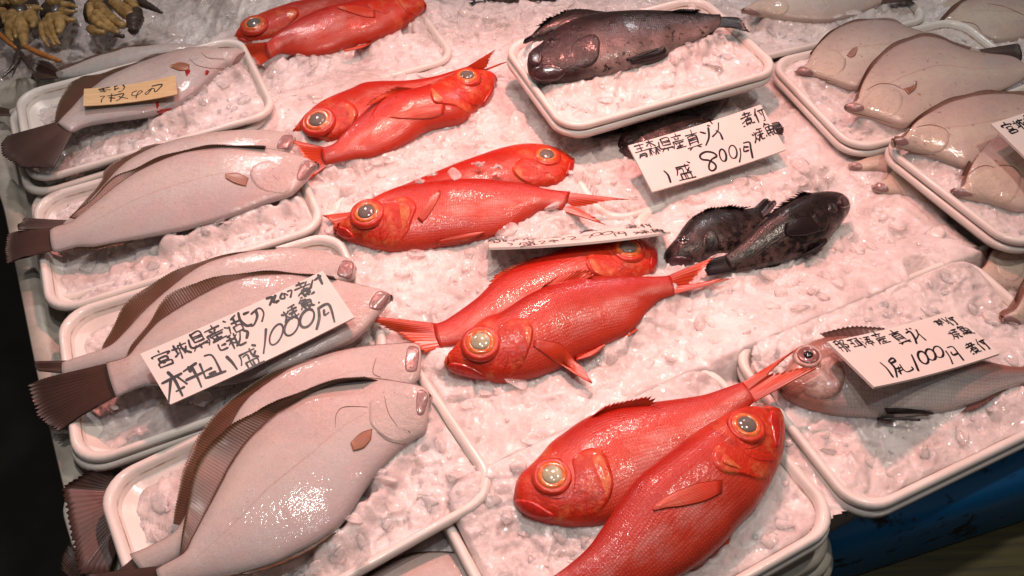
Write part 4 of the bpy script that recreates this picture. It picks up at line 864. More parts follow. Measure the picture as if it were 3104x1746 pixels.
TLBL = dict(T1='white tray holding the flounder with the wooden tag, top left', T2='white tray of two flounders, second from the top on the left',
    T3='white tray of two flounders below the large price board, third on the left', T4='nearest white tray on the left, holding the largest flounder',
    T7='raised white tray holding the open mouthed rockfish', T5='nearest white tray at the bottom, holding two red fish', T6='white tray of the sea bream above the blue tub',
    T8='white tray with three overlapping flatfish, upper right', T9='white tray under the cut off price board at the right edge', T10='white tray low at the right edge, beside the sea bream ice',
    T11='white tray in the top right, holding the flatfish cut by the top edge', T13='white tray of the topmost red pair', TR2='white tray buried in ice under the second red pair',
    TR3='white tray buried in ice under the third red pair', TB='white tray buried in ice under the rockfish price board', TC='white tray buried in ice under the two rockfish')
for k, v in T.items(): tray(TLBL[k], *v)
def stack(k, dz, off, da, label):
    cx, cy, z, a = T[k]; tray(label, cx + off[0], cy + off[1], z - dz, a + da)
stack('T1', .016, (-.012, -.008), .03, 'lower of two stacked white trays under the tagged flounder')
stack('T3', .010, (-.002, -.004), .0, 'lower of two stacked white trays under the large price board')
stack('T7', .0105, (-.002, -.003), .0, 'second white tray nested under the raised rockfish tray')
stack('T8', .0105, (-.002, -.003), .0, 'lower of two nested white trays under the three flatfish')
stack('T9', .0105, (-.003, -.002), .0, 'lower of two nested white trays under the cut off price board')
stack('T6', .0105, (.0, -.003), .0, 'lower of two nested white trays under the sea bream')
stack('T10', .0105, (-.003, .001), .0, 'lower of two nested white trays low at the right edge')
stack('T5', .0105, (.001, -.002), .0, 'lower of two nested white trays under the nearest red pair')
cx, cy, z, a = T['T3']
tray('white tray under the flounder row, corner showing right of the second tray', *fit1('FR', (830, 372), .004, A0))
tray('white tray holding the flounders cut by the bottom of the photo', *fit1('NL', (330, 2050), -.045, T['T4'][3]))

# ------------------------------------------------------------------ noise and ice
def vnoise(x, y, sc, seed):
    r = np.random.default_rng(seed); g = r.random((256, 256))
    X, Y = x * sc, y * sc; i = np.floor(X).astype(int); j = np.floor(Y).astype(int); fx, fy = X - i, Y - j
    fx = fx * fx * (3 - 2 * fx); fy = fy * fy * (3 - 2 * fy)
    q = lambda a, b: g[a % 256, b % 256]
    return (q(i, j) * (1 - fx) + q(i + 1, j) * fx) * (1 - fy) + (q(i, j + 1) * (1 - fx) + q(i + 1, j + 1) * fx) * fy - .5
def facets(x, y, cell, seed, amp, tilt):
    r = np.random.default_rng(seed); n = 256
    jx, jy, h = r.random((n, n)), r.random((n, n)), r.random((n, n)); tx, ty = r.normal(0, tilt, (n, n)), r.normal(0, tilt, (n, n))
    X, Y = x / cell, y / cell; i0 = np.floor(X).astype(int); j0 = np.floor(Y).astype(int)
    best = np.full(x.shape, 9e9); out = np.zeros(x.shape)
    for di in (-1, 0, 1):
        for dj in (-1, 0, 1):
            i, j = i0 + di, j0 + dj; a, b = i % n, j % n
            dx, dy = X - i - jx[a, b], Y - j - jy[a, b]; d = dx * dx + dy * dy
            val = (h[a, b] - .5) * amp + (dx * tx[a, b] + dy * ty[a, b]) * cell - d * amp * .35
            m = d < best; out = np.where(m, val, out); best = np.where(m, d, best)
    return out
def rough_ice(x, y, seed=0, k=1.0):
    return k * (vnoise(x, y, 9, 11 + seed) * .014 + vnoise(x, y, 24, 12 + seed) * .0045 + vnoise(x, y, 70, 13 + seed) * .0016
                + facets(x, y, .034, 21 + seed, .0035, .11) + facets(x + .3, y, .016, 22 + seed, .0017, .13) + facets(x, y + .7, .0085, 23 + seed, .0007, .12))
def in_rr(x, y, tr, grow=0., r=.036):
    cx, cy, z, a = tr; dx, dy = x - cx, y - cy
    lx = np.abs(dx * math.cos(a) + dy * math.sin(a)); ly = np.abs(-dx * math.sin(a) + dy * math.cos(a))
    qx, qy = lx - (TL_ / 2 + grow - r), ly - (TW_ / 2 + grow - r)
    return np.hypot(np.maximum(qx, 0), np.maximum(qy, 0)) + np.minimum(np.maximum(qx, qy), 0) - r     # signed distance
def poly_in(x, y, poly):
    ins = np.zeros(x.shape, bool); n = len(poly)
    for i in range(n):
        x1, y1 = poly[i]; x2, y2 = poly[(i + 1) % n]
        c = ((y1 > y) != (y2 > y)) & (x < (x2 - x1) * (y - y1) / (y2 - y1 + 1e-12) + x1); ins ^= c
    return ins
def G2(p, z=0.0): return un(np.array(p, float), z)[:2]
def blur(D, k):
    for _ in range(k):
        P = np.pad(D, 1, mode='edge'); D = (P[:-2, 1:-1] + P[2:, 1:-1] + P[1:-1, :-2] + P[1:-1, 2:] + 2 * D) / 6
    return D
def mound(X, Y, Z0, gate=1.0, only=None):
    Z = Z0.copy()
    for F in ALLF:
        U, L = F.Ue[::3], F.Le[::3]; c = F.c[::3]
        lo = np.minimum(U, L).min(0) - .03; hi = np.maximum(U, L).max(0) + .03
        m = (X > lo[0]) & (X < hi[0]) & (Y > lo[1]) & (Y < hi[1])
        if not m.any(): continue
        x, y, z = X[m], Y[m], Z[m]
        d = (x[:, None] - c[None, :, 0]) ** 2 + (y[:, None] - c[None, :, 1]) ** 2; k = d.argmin(1)
        W = (U - L)[:, :2] / 2; w2 = np.maximum((W ** 2).sum(1), 1e-8)
        sx = ((x - c[k, 0]) * W[k, 0] + (y - c[k, 1]) * W[k, 1]) / w2[k]
        A = F.ax[::3][k]; al = np.abs((x - c[k, 0]) * A[:, 0] + (y - c[k, 1]) * A[:, 1]); half = np.sqrt(w2[k])
        out = np.maximum((np.abs(sx) - 1) * half, 0) + np.maximum(al - .006, 0)          # metres outside the outline
        zl, zu = L[k, 2], U[k, 2]
        tgt = np.minimum(zl + (zu - zl) * np.clip((sx + 1) / 2, 0, 1), zl + .010) - .0015
        tgt = np.where(((tgt - z) > .022) | (((zu - zl) > .014) & (sx > -.25)), z, tgt)
        wgt = np.clip(1 - out / .022, 0, 1); wgt = wgt * wgt * (3 - 2 * wgt) * (gate[m] if hasattr(gate, 'shape') else gate)
        Z[m] = np.where(tgt > z, z + (tgt - z) * wgt, z)
    return Z0 + blur(Z - Z0, 7)
# the bed of ice: everything between the flounder trays and the front edge
bed = [G2(q) for q in ((-260, -330), (3500, -330), (3900, 600), (3600, 1110), (3104, 1240), (2640, 1500), (2560, 1560), (2100, 1730), (1900, 1900), (900, 1990), (640, 1700), (420, 1560), (130, 1000), (60, 640), (20, 330))]
bx = np.array(bed); STEP = .0029
xs = np.arange(bx[:, 0].min(), bx[:, 0].max(), STEP); ys = np.arange(bx[:, 1].min(), bx[:, 1].max(), STEP)
X, Y = np.meshgrid(xs, ys, indexing='ij')
Zi = .004 + rough_ice(X, Y)
lA, lB = G2((700, 0)), G2((1340, 1746))
sd = ((X - lA[0]) * (lB[1] - lA[1]) - (Y - lA[1]) * (lB[0] - lA[0])) / np.hypot(*(lB - lA))     # >0 on the right of the left tray row
Zi += np.interp(sd, [-.02, .06], [0, -.038])
# heaps under and between fish, hollows on the right and along the tray gaps
def blob(p, r, h, z=0):
    q = G2(p, z); return h * np.exp(-((X - q[0]) ** 2 + (Y - q[1]) ** 2) / (2 * r * r))
for p, r, h in (((1250, 850), .05, .010), ((2000, 1010), .06, .008), ((2150, 920), .05, .006), ((1500, 480), .07, .006), ((2650, 880), .07, .010), ((2500, 650), .05, -.012), ((2400, 400), .05, -.018),
                ((2600, 545), .035, -.020), ((2860, 700), .05, -.030), ((3080, 960), .05, -.022), ((1260, 20), .06, .004), ((700, 60), .08, -.006), ((540, 60), .08, -.012), ((200, 160), .10, -.02), ((1560, 742), .022, .026), ((1680, 722), .02, .022), ((1480, 1690), .045, -.030), ((1560, 1180), .05, .006), ((2230, 1090), .035, -.012)):
    Zi += blob(p, r, h)
Zi = mound(X, Y, Zi) + rough_ice(X, Y, 9) * .25
soft = dict(TR2=((1432, 190), .085), TR3=((975, 612), .05), TB=((1838, 678), .11), TC=((1888, 658), .07), T13=((1391, 172), .15))
for k, tr in T.items():
    s = in_rr(X, Y, tr)
    if k in soft: continue
    lim = tr[2] - .040
    Zi = np.where(s < -.004, np.minimum(Zi, lim), Zi)
    near = (s >= -.004) & (s < .03)
    Zi = np.where(near, np.minimum(Zi, tr[2] - .012 + np.maximum(s, 0) * .6 + (rough_ice(X, Y, 3) * .5)), Zi)
for k in soft:
    s = in_rr(X, Y, T[k]); q = G2(soft[k][0]); dq = np.hypot(X - q[0], Y - q[1]); g = np.clip((soft[k][1] - dq) / .03 + vnoise(X, Y, 22, 78) * 1.0, 0, 1)
    rim = (s < .002) & (s > -.013); wa = np.clip((s + .060) / .042, 0, 1) * np.clip((.055 - s) / .045, 0, 1); wa = wa * wa * (3 - 2 * wa); hi_ = np.maximum(Zi, T[k][2] + .004 + rough_ice(X, Y, 5) * .35)
    Zi = (Zi + (hi_ - Zi) * wa) * (1 - g) + g * np.where(rim, np.minimum(Zi, T[k][2] - .006), Zi)
for k in ('T6', 'T5'):
    cx, cy, z, a = T[k]; ly = -(X - cx) * math.sin(a) + (Y - cy) * math.cos(a); s = in_rr(X, Y, T[k])
    g = np.clip((ly - (TW_ / 2 - .03)) / .02, 0, 1) * np.clip((s + .030) / .014, 0, 1) * np.clip((.07 - s) / .05, 0, 1) * np.clip((vnoise(X, Y, 14, 91) + (.40 if k == 'T6' else .12)) * 5, 0, 1)
    Zi = Zi * (1 - g) + g * np.maximum(Zi, z + .002 + rough_ice(X, Y, 6) * .4)
inside = poly_in(X, Y, bx)
n, m = X.shape; idx = np.arange(n * m).reshape(n, m)
keep = inside[:-1, :-1] & inside[1:, :-1] & inside[1:, 1:] & inside[:-1, 1:]
faces = np.stack([idx[:-1, :-1][keep], idx[1:, :-1][keep], idx[1:, 1:][keep], idx[:-1, 1:][keep]], 1)
used = np.unique(faces); remap = -np.ones(n * m, int); remap[used] = np.arange(len(used))
V = np.stack([X.ravel(), Y.ravel(), Zi.ravel()], 1)[used]
o = obj('crushed_ice', V, remap[faces], 'ice')
tag(o, 'pink lit bed of crushed ice spread between and under the trays', 'ice', kind='stuff')
def bedz(x, y):
    i = int(round((x - xs[0]) / STEP)); j = int(round((y - ys[0]) / STEP))
    return Zi[min(max(i, 0), n - 1), min(max(j, 0), m - 1)]

# ice chips --------------------------------------------------------------
_ico = {}
def ico(sub=2):
    if sub not in _ico:
        import bmesh
        b = bmesh.new(); bmesh.ops.create_icosphere(b, subdivisions=sub, radius=1)
        _ico[sub] = (np.array([v.co[:] for v in b.verts]), np.array([[v.index for v in f.verts] for f in b.faces])); b.free()
    return _ico[sub]
def chip(r, size, flat=.34, sub=2):
    v, f = ico(sub); v = v.copy()
    # cut a few planes: a rounded, broken chip
    for _ in range(9):
        d = r.normal(size=3); d /= np.linalg.norm(d); k = .34 + .36 * r.random()
        s = v @ d; v = v - np.outer(np.maximum(s - k, 0) * .96, d)
    v = v * 1.35
    v = v * np.array([1, .6 + .4 * r.random(), flat * (.6 + .5 * r.random())]) * size
    a = r.random() * 6.28; ca, sa = math.cos(a), math.sin(a); Rz = np.array([[ca, -sa, 0], [sa, ca, 0], [0, 0, 1]])
    tx, ty = r.normal(0, .35, 2); Rx = np.array([[1, 0, 0], [0, math.cos(tx), -math.sin(tx)], [0, math.sin(tx), math.cos(tx)]]); Ry = np.array([[math.cos(ty), 0, math.sin(ty)], [0, 1, 0], [-math.sin(ty), 0, math.cos(ty)]])
    return v @ (Rz @ Rx @ Ry).T, f
def chips(pts, name, label, mat='chip'):
    r = np.random.default_rng(5); VV = []; FF = []; k = 0
    for (x, y, z, s) in pts:
        v, f = chip(r, s); VV.append(v + np.array([x, y, z])); FF.append(f + k); k += len(v)
    o = obj(name, np.vstack(VV), np.vstack(FF), mat); tag(o, label, 'ice', kind='stuff'); return o
r_ = np.random.default_rng(3); pts = []
x0, x1, y0, y1 = bx[:, 0].min(), bx[:, 0].max(), bx[:, 1].min(), bx[:, 1].max()
while len(pts) < 2300:
    x, y = x0 + (x1 - x0) * r_.random(), y0 + (y1 - y0) * r_.random() ** 1.2
    if not poly_in(np.array([x]), np.array([y]), bx)[0]: continue
    if vnoise(np.array([x]), np.array([y]), 12, 50)[0] < -.10 and r_.random() < .8: continue
    if any(in_rr(np.array([x]), np.array([y]), tr, .004)[0] < 0 for k, tr in T.items() if k not in soft): continue
    s = .003 + .012 * r_.random() ** 2.2
    pts.append((x, y, bedz(x, y) + s * .03, s))
chips(pts, 'ice_chips', 'loose melting chips scattered over the bed of ice')

# ice in each tray ---------------------------------------------------------
ICELBL = dict(T1='grey crushed ice in the tagged flounder tray', T2='wet crushed ice in the second flounder tray', T3='wet crushed ice around the large price board tray', T4='lumpy ice in the nearest left tray',
    T7='crushed ice in the raised rockfish tray', T5='pink crushed ice filling the nearest red fish tray', T6='smooth wet ice filling the sea bream tray', T8='dull pink ice in the three flatfish tray',
    T9='shaded ice in the tray under the cut off board', T10='dull ice in the low tray at the right edge', T11='ice in the top right flatfish tray', T13='crushed ice in the topmost red pair tray')
ICELV = dict(T1=(-.024, -.013), T2=(-.020, -.011), T3=(-.024, -.008), T4=(-.026, -.003), T7=(-.012, -.010), T5=(-.006, -.006), T6=(-.007, -.006), T8=(-.012, -.010), T9=(-.014, -.012), T10=(-.012, -.012), T11=(-.010, -.010))
for ti, (k, lv) in enumerate(ICELV.items()):
    cx, cy, z, a = T[k]; nx, ny = 136, 92
    lx = np.linspace(-TL_ / 2 + .012, TL_ / 2 - .012, nx); ly = np.linspace(-TW_ / 2 + .012, TW_ / 2 - .012, ny)
    LX, LY = np.meshgrid(lx, ly, indexing='ij'); ca, sa = math.cos(a), math.sin(a)
    WX, WY = cx + LX * ca - LY * sa, cy + LX * sa + LY * ca
    s = in_rr(WX, WY, T[k], -.012, .028)
    # squeeze the corners in
    sc = np.where(s > 0, 1, 0)
    hz = np.interp(LX, [-TL_ / 2, -.02, TL_ / 2], [lv[0], (lv[0] + lv[1]) / 2, lv[1]]) + rough_ice(WX, WY, 30 + ti, .75)
    up_ = (.013 if k in ('T5', 'T6') else 0) * np.clip((LY - (TW_ / 2 - .085)) / .06, 0, 1)
    hz = np.minimum(hz + up_, np.interp(-s, [0, .012], [lv[1] - .004, .012]) + up_ * 1.2)
    hz = mound(WX, WY, hz + z, np.clip(-s / .012, 0, 1)) - z
    inset = np.interp(hz, [-.028, -.005], [.0085, .002])
    V = np.stack([LX, LY, hz], -1).reshape(-1, 3)
    keep = (s < inset * 0 + .001); kk = keep[:-1, :-1] & keep[1:, :-1] & keep[1:, 1:] & keep[:-1, 1:]
    ii = np.arange(nx * ny).reshape(nx, ny)
    fc = np.stack([ii[:-1, :-1][kk], ii[1:, :-1][kk], ii[1:, 1:][kk], ii[:-1, 1:][kk]], 1)
    VV = [V]; FF = [fc]; off = len(V); rr = np.random.default_rng(70 + ti)
    fm = [0] * len(fc)
    for _ in range(150 if k in ('T2', 'T3', 'T4', 'T1') else 100):
        px_, py_ = (rr.random() - .5) * (TL_ - .05), (rr.random() - .5) * (TW_ - .05)
        if k in ('T1', 'T2', 'T3') and px_ < -.05 and rr.random() < .7: continue
        i, j = int((px_ - lx[0]) / (lx[1] - lx[0])), int((py_ - ly[0]) / (ly[1] - ly[0]))
        sz = .0025 + .010 * rr.random() ** 2.4
        v, f = chip(rr, sz); VV.append(v + np.array([px_, py_, hz[i, j] + sz * .03])); FF.append(f + off); off += len(v); fm += [1] * len(f)
    Vall = np.vstack(VV); R = np.array([[ca, -sa, 0], [sa, ca, 0], [0, 0, 1]])
    fl = [tuple(q) for q in FF[0]] + [tuple(q) for arr in FF[1:] for q in arr]
    o = obj('crushed_ice', Vall @ R.T + np.array([cx, cy, z]), fl, None, base=(cx, cy, z), mats=['ice', 'chip'], fmat=fm)
    tag(o, ICELBL[k], 'ice', kind='stuff')

# single clear chunks of ice that stand out ---------------------------------
GI = 'clear chunks of ice among the fish'
CH = [('b2', (1130, 1010), 130, .02, 'rounded clear ice chunk against the belly of the middle red fish'), ('b2', (940, 320), 110, .012, 'broad clear ice chunk in front of the third red pair'),
      ('b2', (820, 300), 60, .012, 'small clear ice chunk left of the broad one, below the third red pair'), ('b2', (1620, 880), 70, .012, 'clear ice chunk beside the long pectoral fin'),
      ('b2', (2190, 830), 110, .01, 'large rounded ice lump by the dark hollow in the ice'), ('b2', (1960, 1060), 60, .012, 'pink ice chunk above the back of the front red fish'),
      ('b5', (1480, 780), 130, .028, 'flat clear ice chunk under the pectoral fin of the largest flounder'), ('b5', (2000, 740), 150, .024, 'wide clear ice chunk at the right end of the nearest left tray'),
      ('b5', (1720, 700), 90, .022, 'clear ice chunk near the mouth of the largest flounder'), ('b5', (1270, 1060), 110, .026, 'bumpy ice chunk against the belly fin of the largest flounder'),
      ('b5', (1550, 950), 110, .02, 'oval ice chunk in the middle of the nearest left tray'), ('b5', (1330, 1340), 120, .03, 'clear ice chunk lying on the near rim of the nearest left tray'),
      ('b5', (1020, 1390), 80, .02, 'clear ice chunk at the bottom edge by the largest flounder'), ('b4', (770, 300), 60, .022, 'jagged ice lump beside the dark tail of the third tray'),
      ('b4', (1380, 260), 90, .035, 'bright clear ice chunk below the corner of the large price board'), ('b1', (1650, 790), 80, .03, 'melting ice chunk under the lower edge of the large price board'),
      ('b1', (2210, 640), 50, .025, 'small ice ball by the mouth of the flounder under the board'), ('a6', (950, 330), 85, .055, 'ice crumbs on the back of the red fish facing left'),
      ('a6', (1030, 290), 60, .058, 'wet ice lump on the back of the red fish, beside the crumbs'), ('a6', (1180, 290), 95, .056, 'clear ice sliver lying across the two red backs'),
      ('a6', (1350, 220), 70, .045, 'ice crumb cluster on the side of the red fish facing right'), ('a6', (1470, 240), 70, .045, 'wet ice lump behind the gill of the red fish facing right'),
      ('a2', (1880, 860), 80, .02, 'clear ice chunk below the chin of the second row red fish'), ('a2', (1260, 1150), 60, .012, 'curved ice sliver below the belly of the second row red fish'),
      ('a6', (930, 820), 90, .016, 'clear ice shard below the belly of the red fish facing left'), ('a4', (1050, 110), 110, .05, 'glassy ice chunk on the topmost right flatfish'), ('a4', (930, 140), 60, .045, 'round ice chunk by the belly of the topmost right flatfish'),
      ('b6', (480, 520), 110, .014, 'melting ice lump over the buried rim behind the front red fish'), ('a5', (1600, 760), 80, .032, 'ice lump half over the belly of the orange finned flounder'),
      ('a8', (1080, 900), 110, .0, 'dull clear ice chunk in the hollow left of the right trays'), ('b6', (150, 190), 70, .012, 'small ice lump below the jaw of the middle red fish'), ('a1', (1450, 1010), 60, .03, 'icy crust by the belly of the tagged flounder')]
for i, (rg, p, s, z, lb) in enumerate(CH):
    q = un(px(rg, [p])[0], z); sz = s * REG[rg][2] * mpp(q) * .62
    rr = np.random.default_rng(200 + i)
    if 'crumb' in lb or 'lump on' in lb or 'lump behind' in lb:
        VV, FF, k = [], [], 0
        for _ in range(16):
            v, f = chip(rr, sz * (.14 + .28 * rr.random()), .7); v = v + np.array([rr.normal(0, sz * .42), rr.normal(0, sz * .22), rr.normal(0, sz * .10)]); VV.append(v); FF.append(f + k); k += len(v)
        v, f = np.vstack(VV), np.vstack(FF)
    else: v, f = chip(rr, sz, .36, 3)
    o = obj('ice_chunk', v + q, f, 'clear' if i % 3 else 'chip', base=q); tag(o, lb, 'ice chunk', GI)

# ------------------------------------------------------------------ price boards
GL = {
 '青': '11 81|23 73|05 95|50 55|27 28 19|27 77 79 69|28 78', '森': '21 71|40 44|41 13|41 74|05 45|25 29|25 09|25 48|55 95|75 79|75 59|75 98',
 '県': '30 35|30 80 85|32 82|33 83|35 85|12 17 97|57 59|37 19|77 98', '産': '50 52|12 82|33 44|63 54|15 95|15 17 09|37 26|36 86|56 59|38 78|29 99',
 '真': '12 82|50 53|23 27|23 73 77|24 74|25 75|26 76|08 98|38 19|68 89', 'ダ': '30 23 05|21 71 65 19|24 56|70 82|90 93', 'イ': '71 44 06|54 59',
 '煮': '21 71|40 43|03 93|81 45 07|35 38|35 75 78|36 76|38 78|19 09|39 49|59 69|79 99', '付': '30 14|23 29|42 92|72 79 69|53 65',
 '焼': '22 26 09|03 14|43 34|26 48|51 91|53 93|71 74|45 95|65 57 49|75 78 98', '魚': '30 12|21 61 53|23 27|23 83 87|25 85|53 57|27 87|08 09|28 39|58 69|78 99',
 '盛': '12 82|12 14 06|23 43 45|61 64 86|80 91|83 65|26 29|26 76 79|46 49|56 59|09 99', '宮': '50 51|13 12 92 83|34 36|34 74 76|36 76|57 47|27 29|27 87 89|29 89',
 '城': '03 33|21 26|07 36|42 92|42 45 39|44 64 66|61 65 98|84 67', '活': '11 22|04 15|18 25|81 52|44 94|62 66|46 49|46 86 89|49 89', '秘': '30 11|03 43|22 29|24 06|25 46|61 52|90 75 48|50 58 98',
 '本': '02 92|50 59|42 07|52 97|37 67', '目': '20 29|20 80 89|23 83|26 86|29 89', '那': '00 40 48 39|02 42|05 45|10 16 08|60 69|60 90 73 94 86 65', '珂': '01 41|04 34|21 26|07 47|41 91|53 57|53 73 77|57 77|81 89 79',
 '湊': '11 22|04 15|18 26|41 91|43 83|35 95|62 47|62 97|47 87|67 69', '銚': '30 05|30 64|14 44|06 56|30 39|09 59|60 67 49|80 88 98 96|52 63|92 84', '子': '20 80 53|53 58 39|05 95', '金': '50 04|50 94|34 64|15 85|54 59|28 37|78 67|09 99',
 '刺': '01 51|20 29|13 43 45|13 15|25 07|26 47|60 66|90 99 89', '2': '12 31 62 64 19 89', '7': '13 12 82 48', '円': '19 10 80 89|13 83|40 43'}
def el(c, a, b): return [(c[0] + a[0] * math.cos(t) + b[0] * math.sin(t), c[1] + a[1] * math.cos(t) + b[1] * math.sin(t)) for t in np.linspace(0.2, 6.5, 18)]
def sign(label, reg, TLc, TRc, BRc, BLc, zt, zb, chars, strokes, wpx, wsm, bmat='board', cat='price board', thick=.003, name='price_board', bend=.004):
    P = px(reg, [TLc, TRc, BRc, BLc]); zz = lambda z: z if hasattr(z, '__len__') else (z, z)
    tl, tr = un(P[0], zz(zt)[0]), un(P[1], zz(zt)[1]); br, bl = un(P[2], zz(zb)[1]), un(P[3], zz(zb)[0])
    e1 = (br - bl + tr - tl) / 2; e2 = (tl - bl + tr - br) / 2; cen = (tl + tr + br + bl) / 4
    w_, h_ = np.linalg.norm(e1), np.linalg.norm(e2)
    ux = e1 / w_; nn = np.cross(e1, e2); nn /= np.linalg.norm(nn); uy = np.cross(nn, ux)
    print('SIGN', label[:22], round(w_, 3), round(h_, 3), 'skew', round(float(math.degrees(math.acos(abs(e1 @ e2) / w_ / h_))), 1))
    root = empty(name, cen - nn * thick, label, cat, 'handwritten price boards' if name == 'price_board' else None)
    base = cen - nn * thick
    # board: a slightly bent slab
    e2n = e2 / h_; shx = float(e2n @ ux); shy = float(e2n @ uy)
    def lift(x, y): return bend * ((2 * x / w_) ** 2 - .3 + .25 * (2 * x / w_) * (2 * y / h_))
    def bp(x, y, z): return cen + ux * (x + y * shx) + uy * (y * shy) + nn * (z + lift(x, y))
    nx_, ny_ = 19, 5; V = []
    for zq, ins in ((0, .0003), (-thick, .0003)):
        for a_ in np.linspace(-.5, .5, nx_):
            for b_ in np.linspace(-.5, .5, ny_): V.append(bp(a_ * (w_ - 2 * ins), b_ * (h_ - 2 * ins), zq))
    k = nx_ * ny_; f = grid_faces(nx_, ny_) + [tuple(i_ + k for i_ in reversed(q)) for q in grid_faces(nx_, ny_)]
    for e_ in ([i_ * ny_ for i_ in range(nx_)], [i_ * ny_ + ny_ - 1 for i_ in range(nx_)][::-1], list(range(ny_))[::-1], [(nx_ - 1) * ny_ + j_ for j_ in range(ny_)]):
        for p_, q_ in zip(e_[:-1], e_[1:]): f.append((p_, p_ + k, q_ + k, q_))
    ob_ = obj('board', V, f, bmat, root, base, smooth=False)
    S = [(s_, wpx) for s_ in strokes]
    for ch, t0, r0, d0 in chars:
        for st in GL[ch].split('|'):
            q = [(int(a[0]), int(a[1])) for a in st.split()]
            S.append(([(t0[0] + r0[0] * x / 9 + d0[0] * y / 9 + random.uniform(-1, 1) * 4, t0[1] + r0[1] * x / 9 + d0[1] * y / 9 + random.uniform(-1, 1) * 4) for x, y in q], wsm))
    VV = []; FF = []; sc = REG[reg][2] * mpp(cen)
    for si, (st, wd) in enumerate(S):
        q = px(reg, st); m_ = max(4, 6 * len(st))
        q = resample(q, m_) if len(st) > 2 else np.array([q[0] + (q[-1] - q[0]) * t for t in np.linspace(0, 1, m_)])
        d = ray(q); t = ((cen - EYE) @ nn) / (d @ nn); W = EYE + d * t[:, None]
        lx, ly = (W - cen) @ ux, (W - cen) @ uy
        Q = np.stack([lx, ly], 1); dd = np.gradient(Q, axis=0); dd /= np.maximum(np.linalg.norm(dd, axis=1), 1e-9)[:, None]; nv = np.stack([-dd[:, 1], dd[:, 0]], 1)
        ww = wd * sc * .5 * (.85 + .25 * np.sin(np.linspace(0, 2.6, m_) + si))
        Q = np.vstack([Q[0] - dd[0] * ww[0] * .8, Q, Q[-1] + dd[-1] * ww[-1] * .8]); ww = np.concatenate([[ww[0] * .5], ww, [ww[-1] * .45]]); nv = np.vstack([nv[0], nv, nv[-1]])
        o0 = len(VV); hz = .0003 + 3e-6 * si
        for a, b, c_ in zip(Q, nv, ww):
            for sg in (1, -1): e = a + b * c_ * sg; VV.append(cen + ux * e[0] + uy * e[1] + nn * (hz + lift(e[0] - e[1] * shx / shy, e[1] / shy)))
        FF += [(o0 + 2 * i, o0 + 2 * i + 1, o0 + 2 * i + 3, o0 + 2 * i + 2) for i in range(len(Q) - 1)]
    obj('lettering', VV, FF, 'ink', root, base, smooth=False)
    return root
sign('white price board on two rockfish, 800 yen', 'c2', (95, 660), (2110, 55), (2475, 722), (488, 1370), (.052, .052), (.030, .030),
    [('青', (180, 660), (170, -50), (90, 200)), ('森', (345, 600), (170, -50), (100, 210)), ('県', (535, 570), (200, -50), (80, 180)), ('産', (725, 490), (180, -50), (90, 210)), ('真', (940, 450), (210, -70), (90, 270)),
     ('煮', (1780, 200), (160, -60), (70, 170)), ('付', (1960, 140), (160, -60), (80, 190)), ('焼', (1945, 430), (150, -50), (80, 180)), ('魚', (2110, 350), (140, -40), (90, 180)), ('盛', (780, 940), (250, -60), (110, 240))],
    [[(1205, 440), (1280, 460)], [(1325, 380), (1335, 520), (1290, 640)], [(1318, 345), (1350, 352)], [(1362, 292), (1385, 320)], [(1475, 305), (1470, 420), (1390, 510)], [(1440, 420), (1500, 460), (1540, 548)],
     [(655, 1040), (715, 1100), (752, 1210)], [(1400, 835), (1452, 800), (1400, 752), (1290, 737), (1202, 790), (1230, 850), (1340, 868), (1425, 920), (1440, 980), (1390, 1022), (1340, 995), (1340, 920), (1380, 850), (1440, 815)],
     el((1545, 790), (25, 90), (45, -15)), el((1695, 740), (25, 95), (55, -20)), [(1800, 690), (1812, 780), (1795, 890)], [(1860, 655), (1862, 735), (1925, 720)], [(1852, 612), (1940, 602), (1962, 700), (1990, 830)], [(1870, 672), (1922, 668)]], 32, 24)
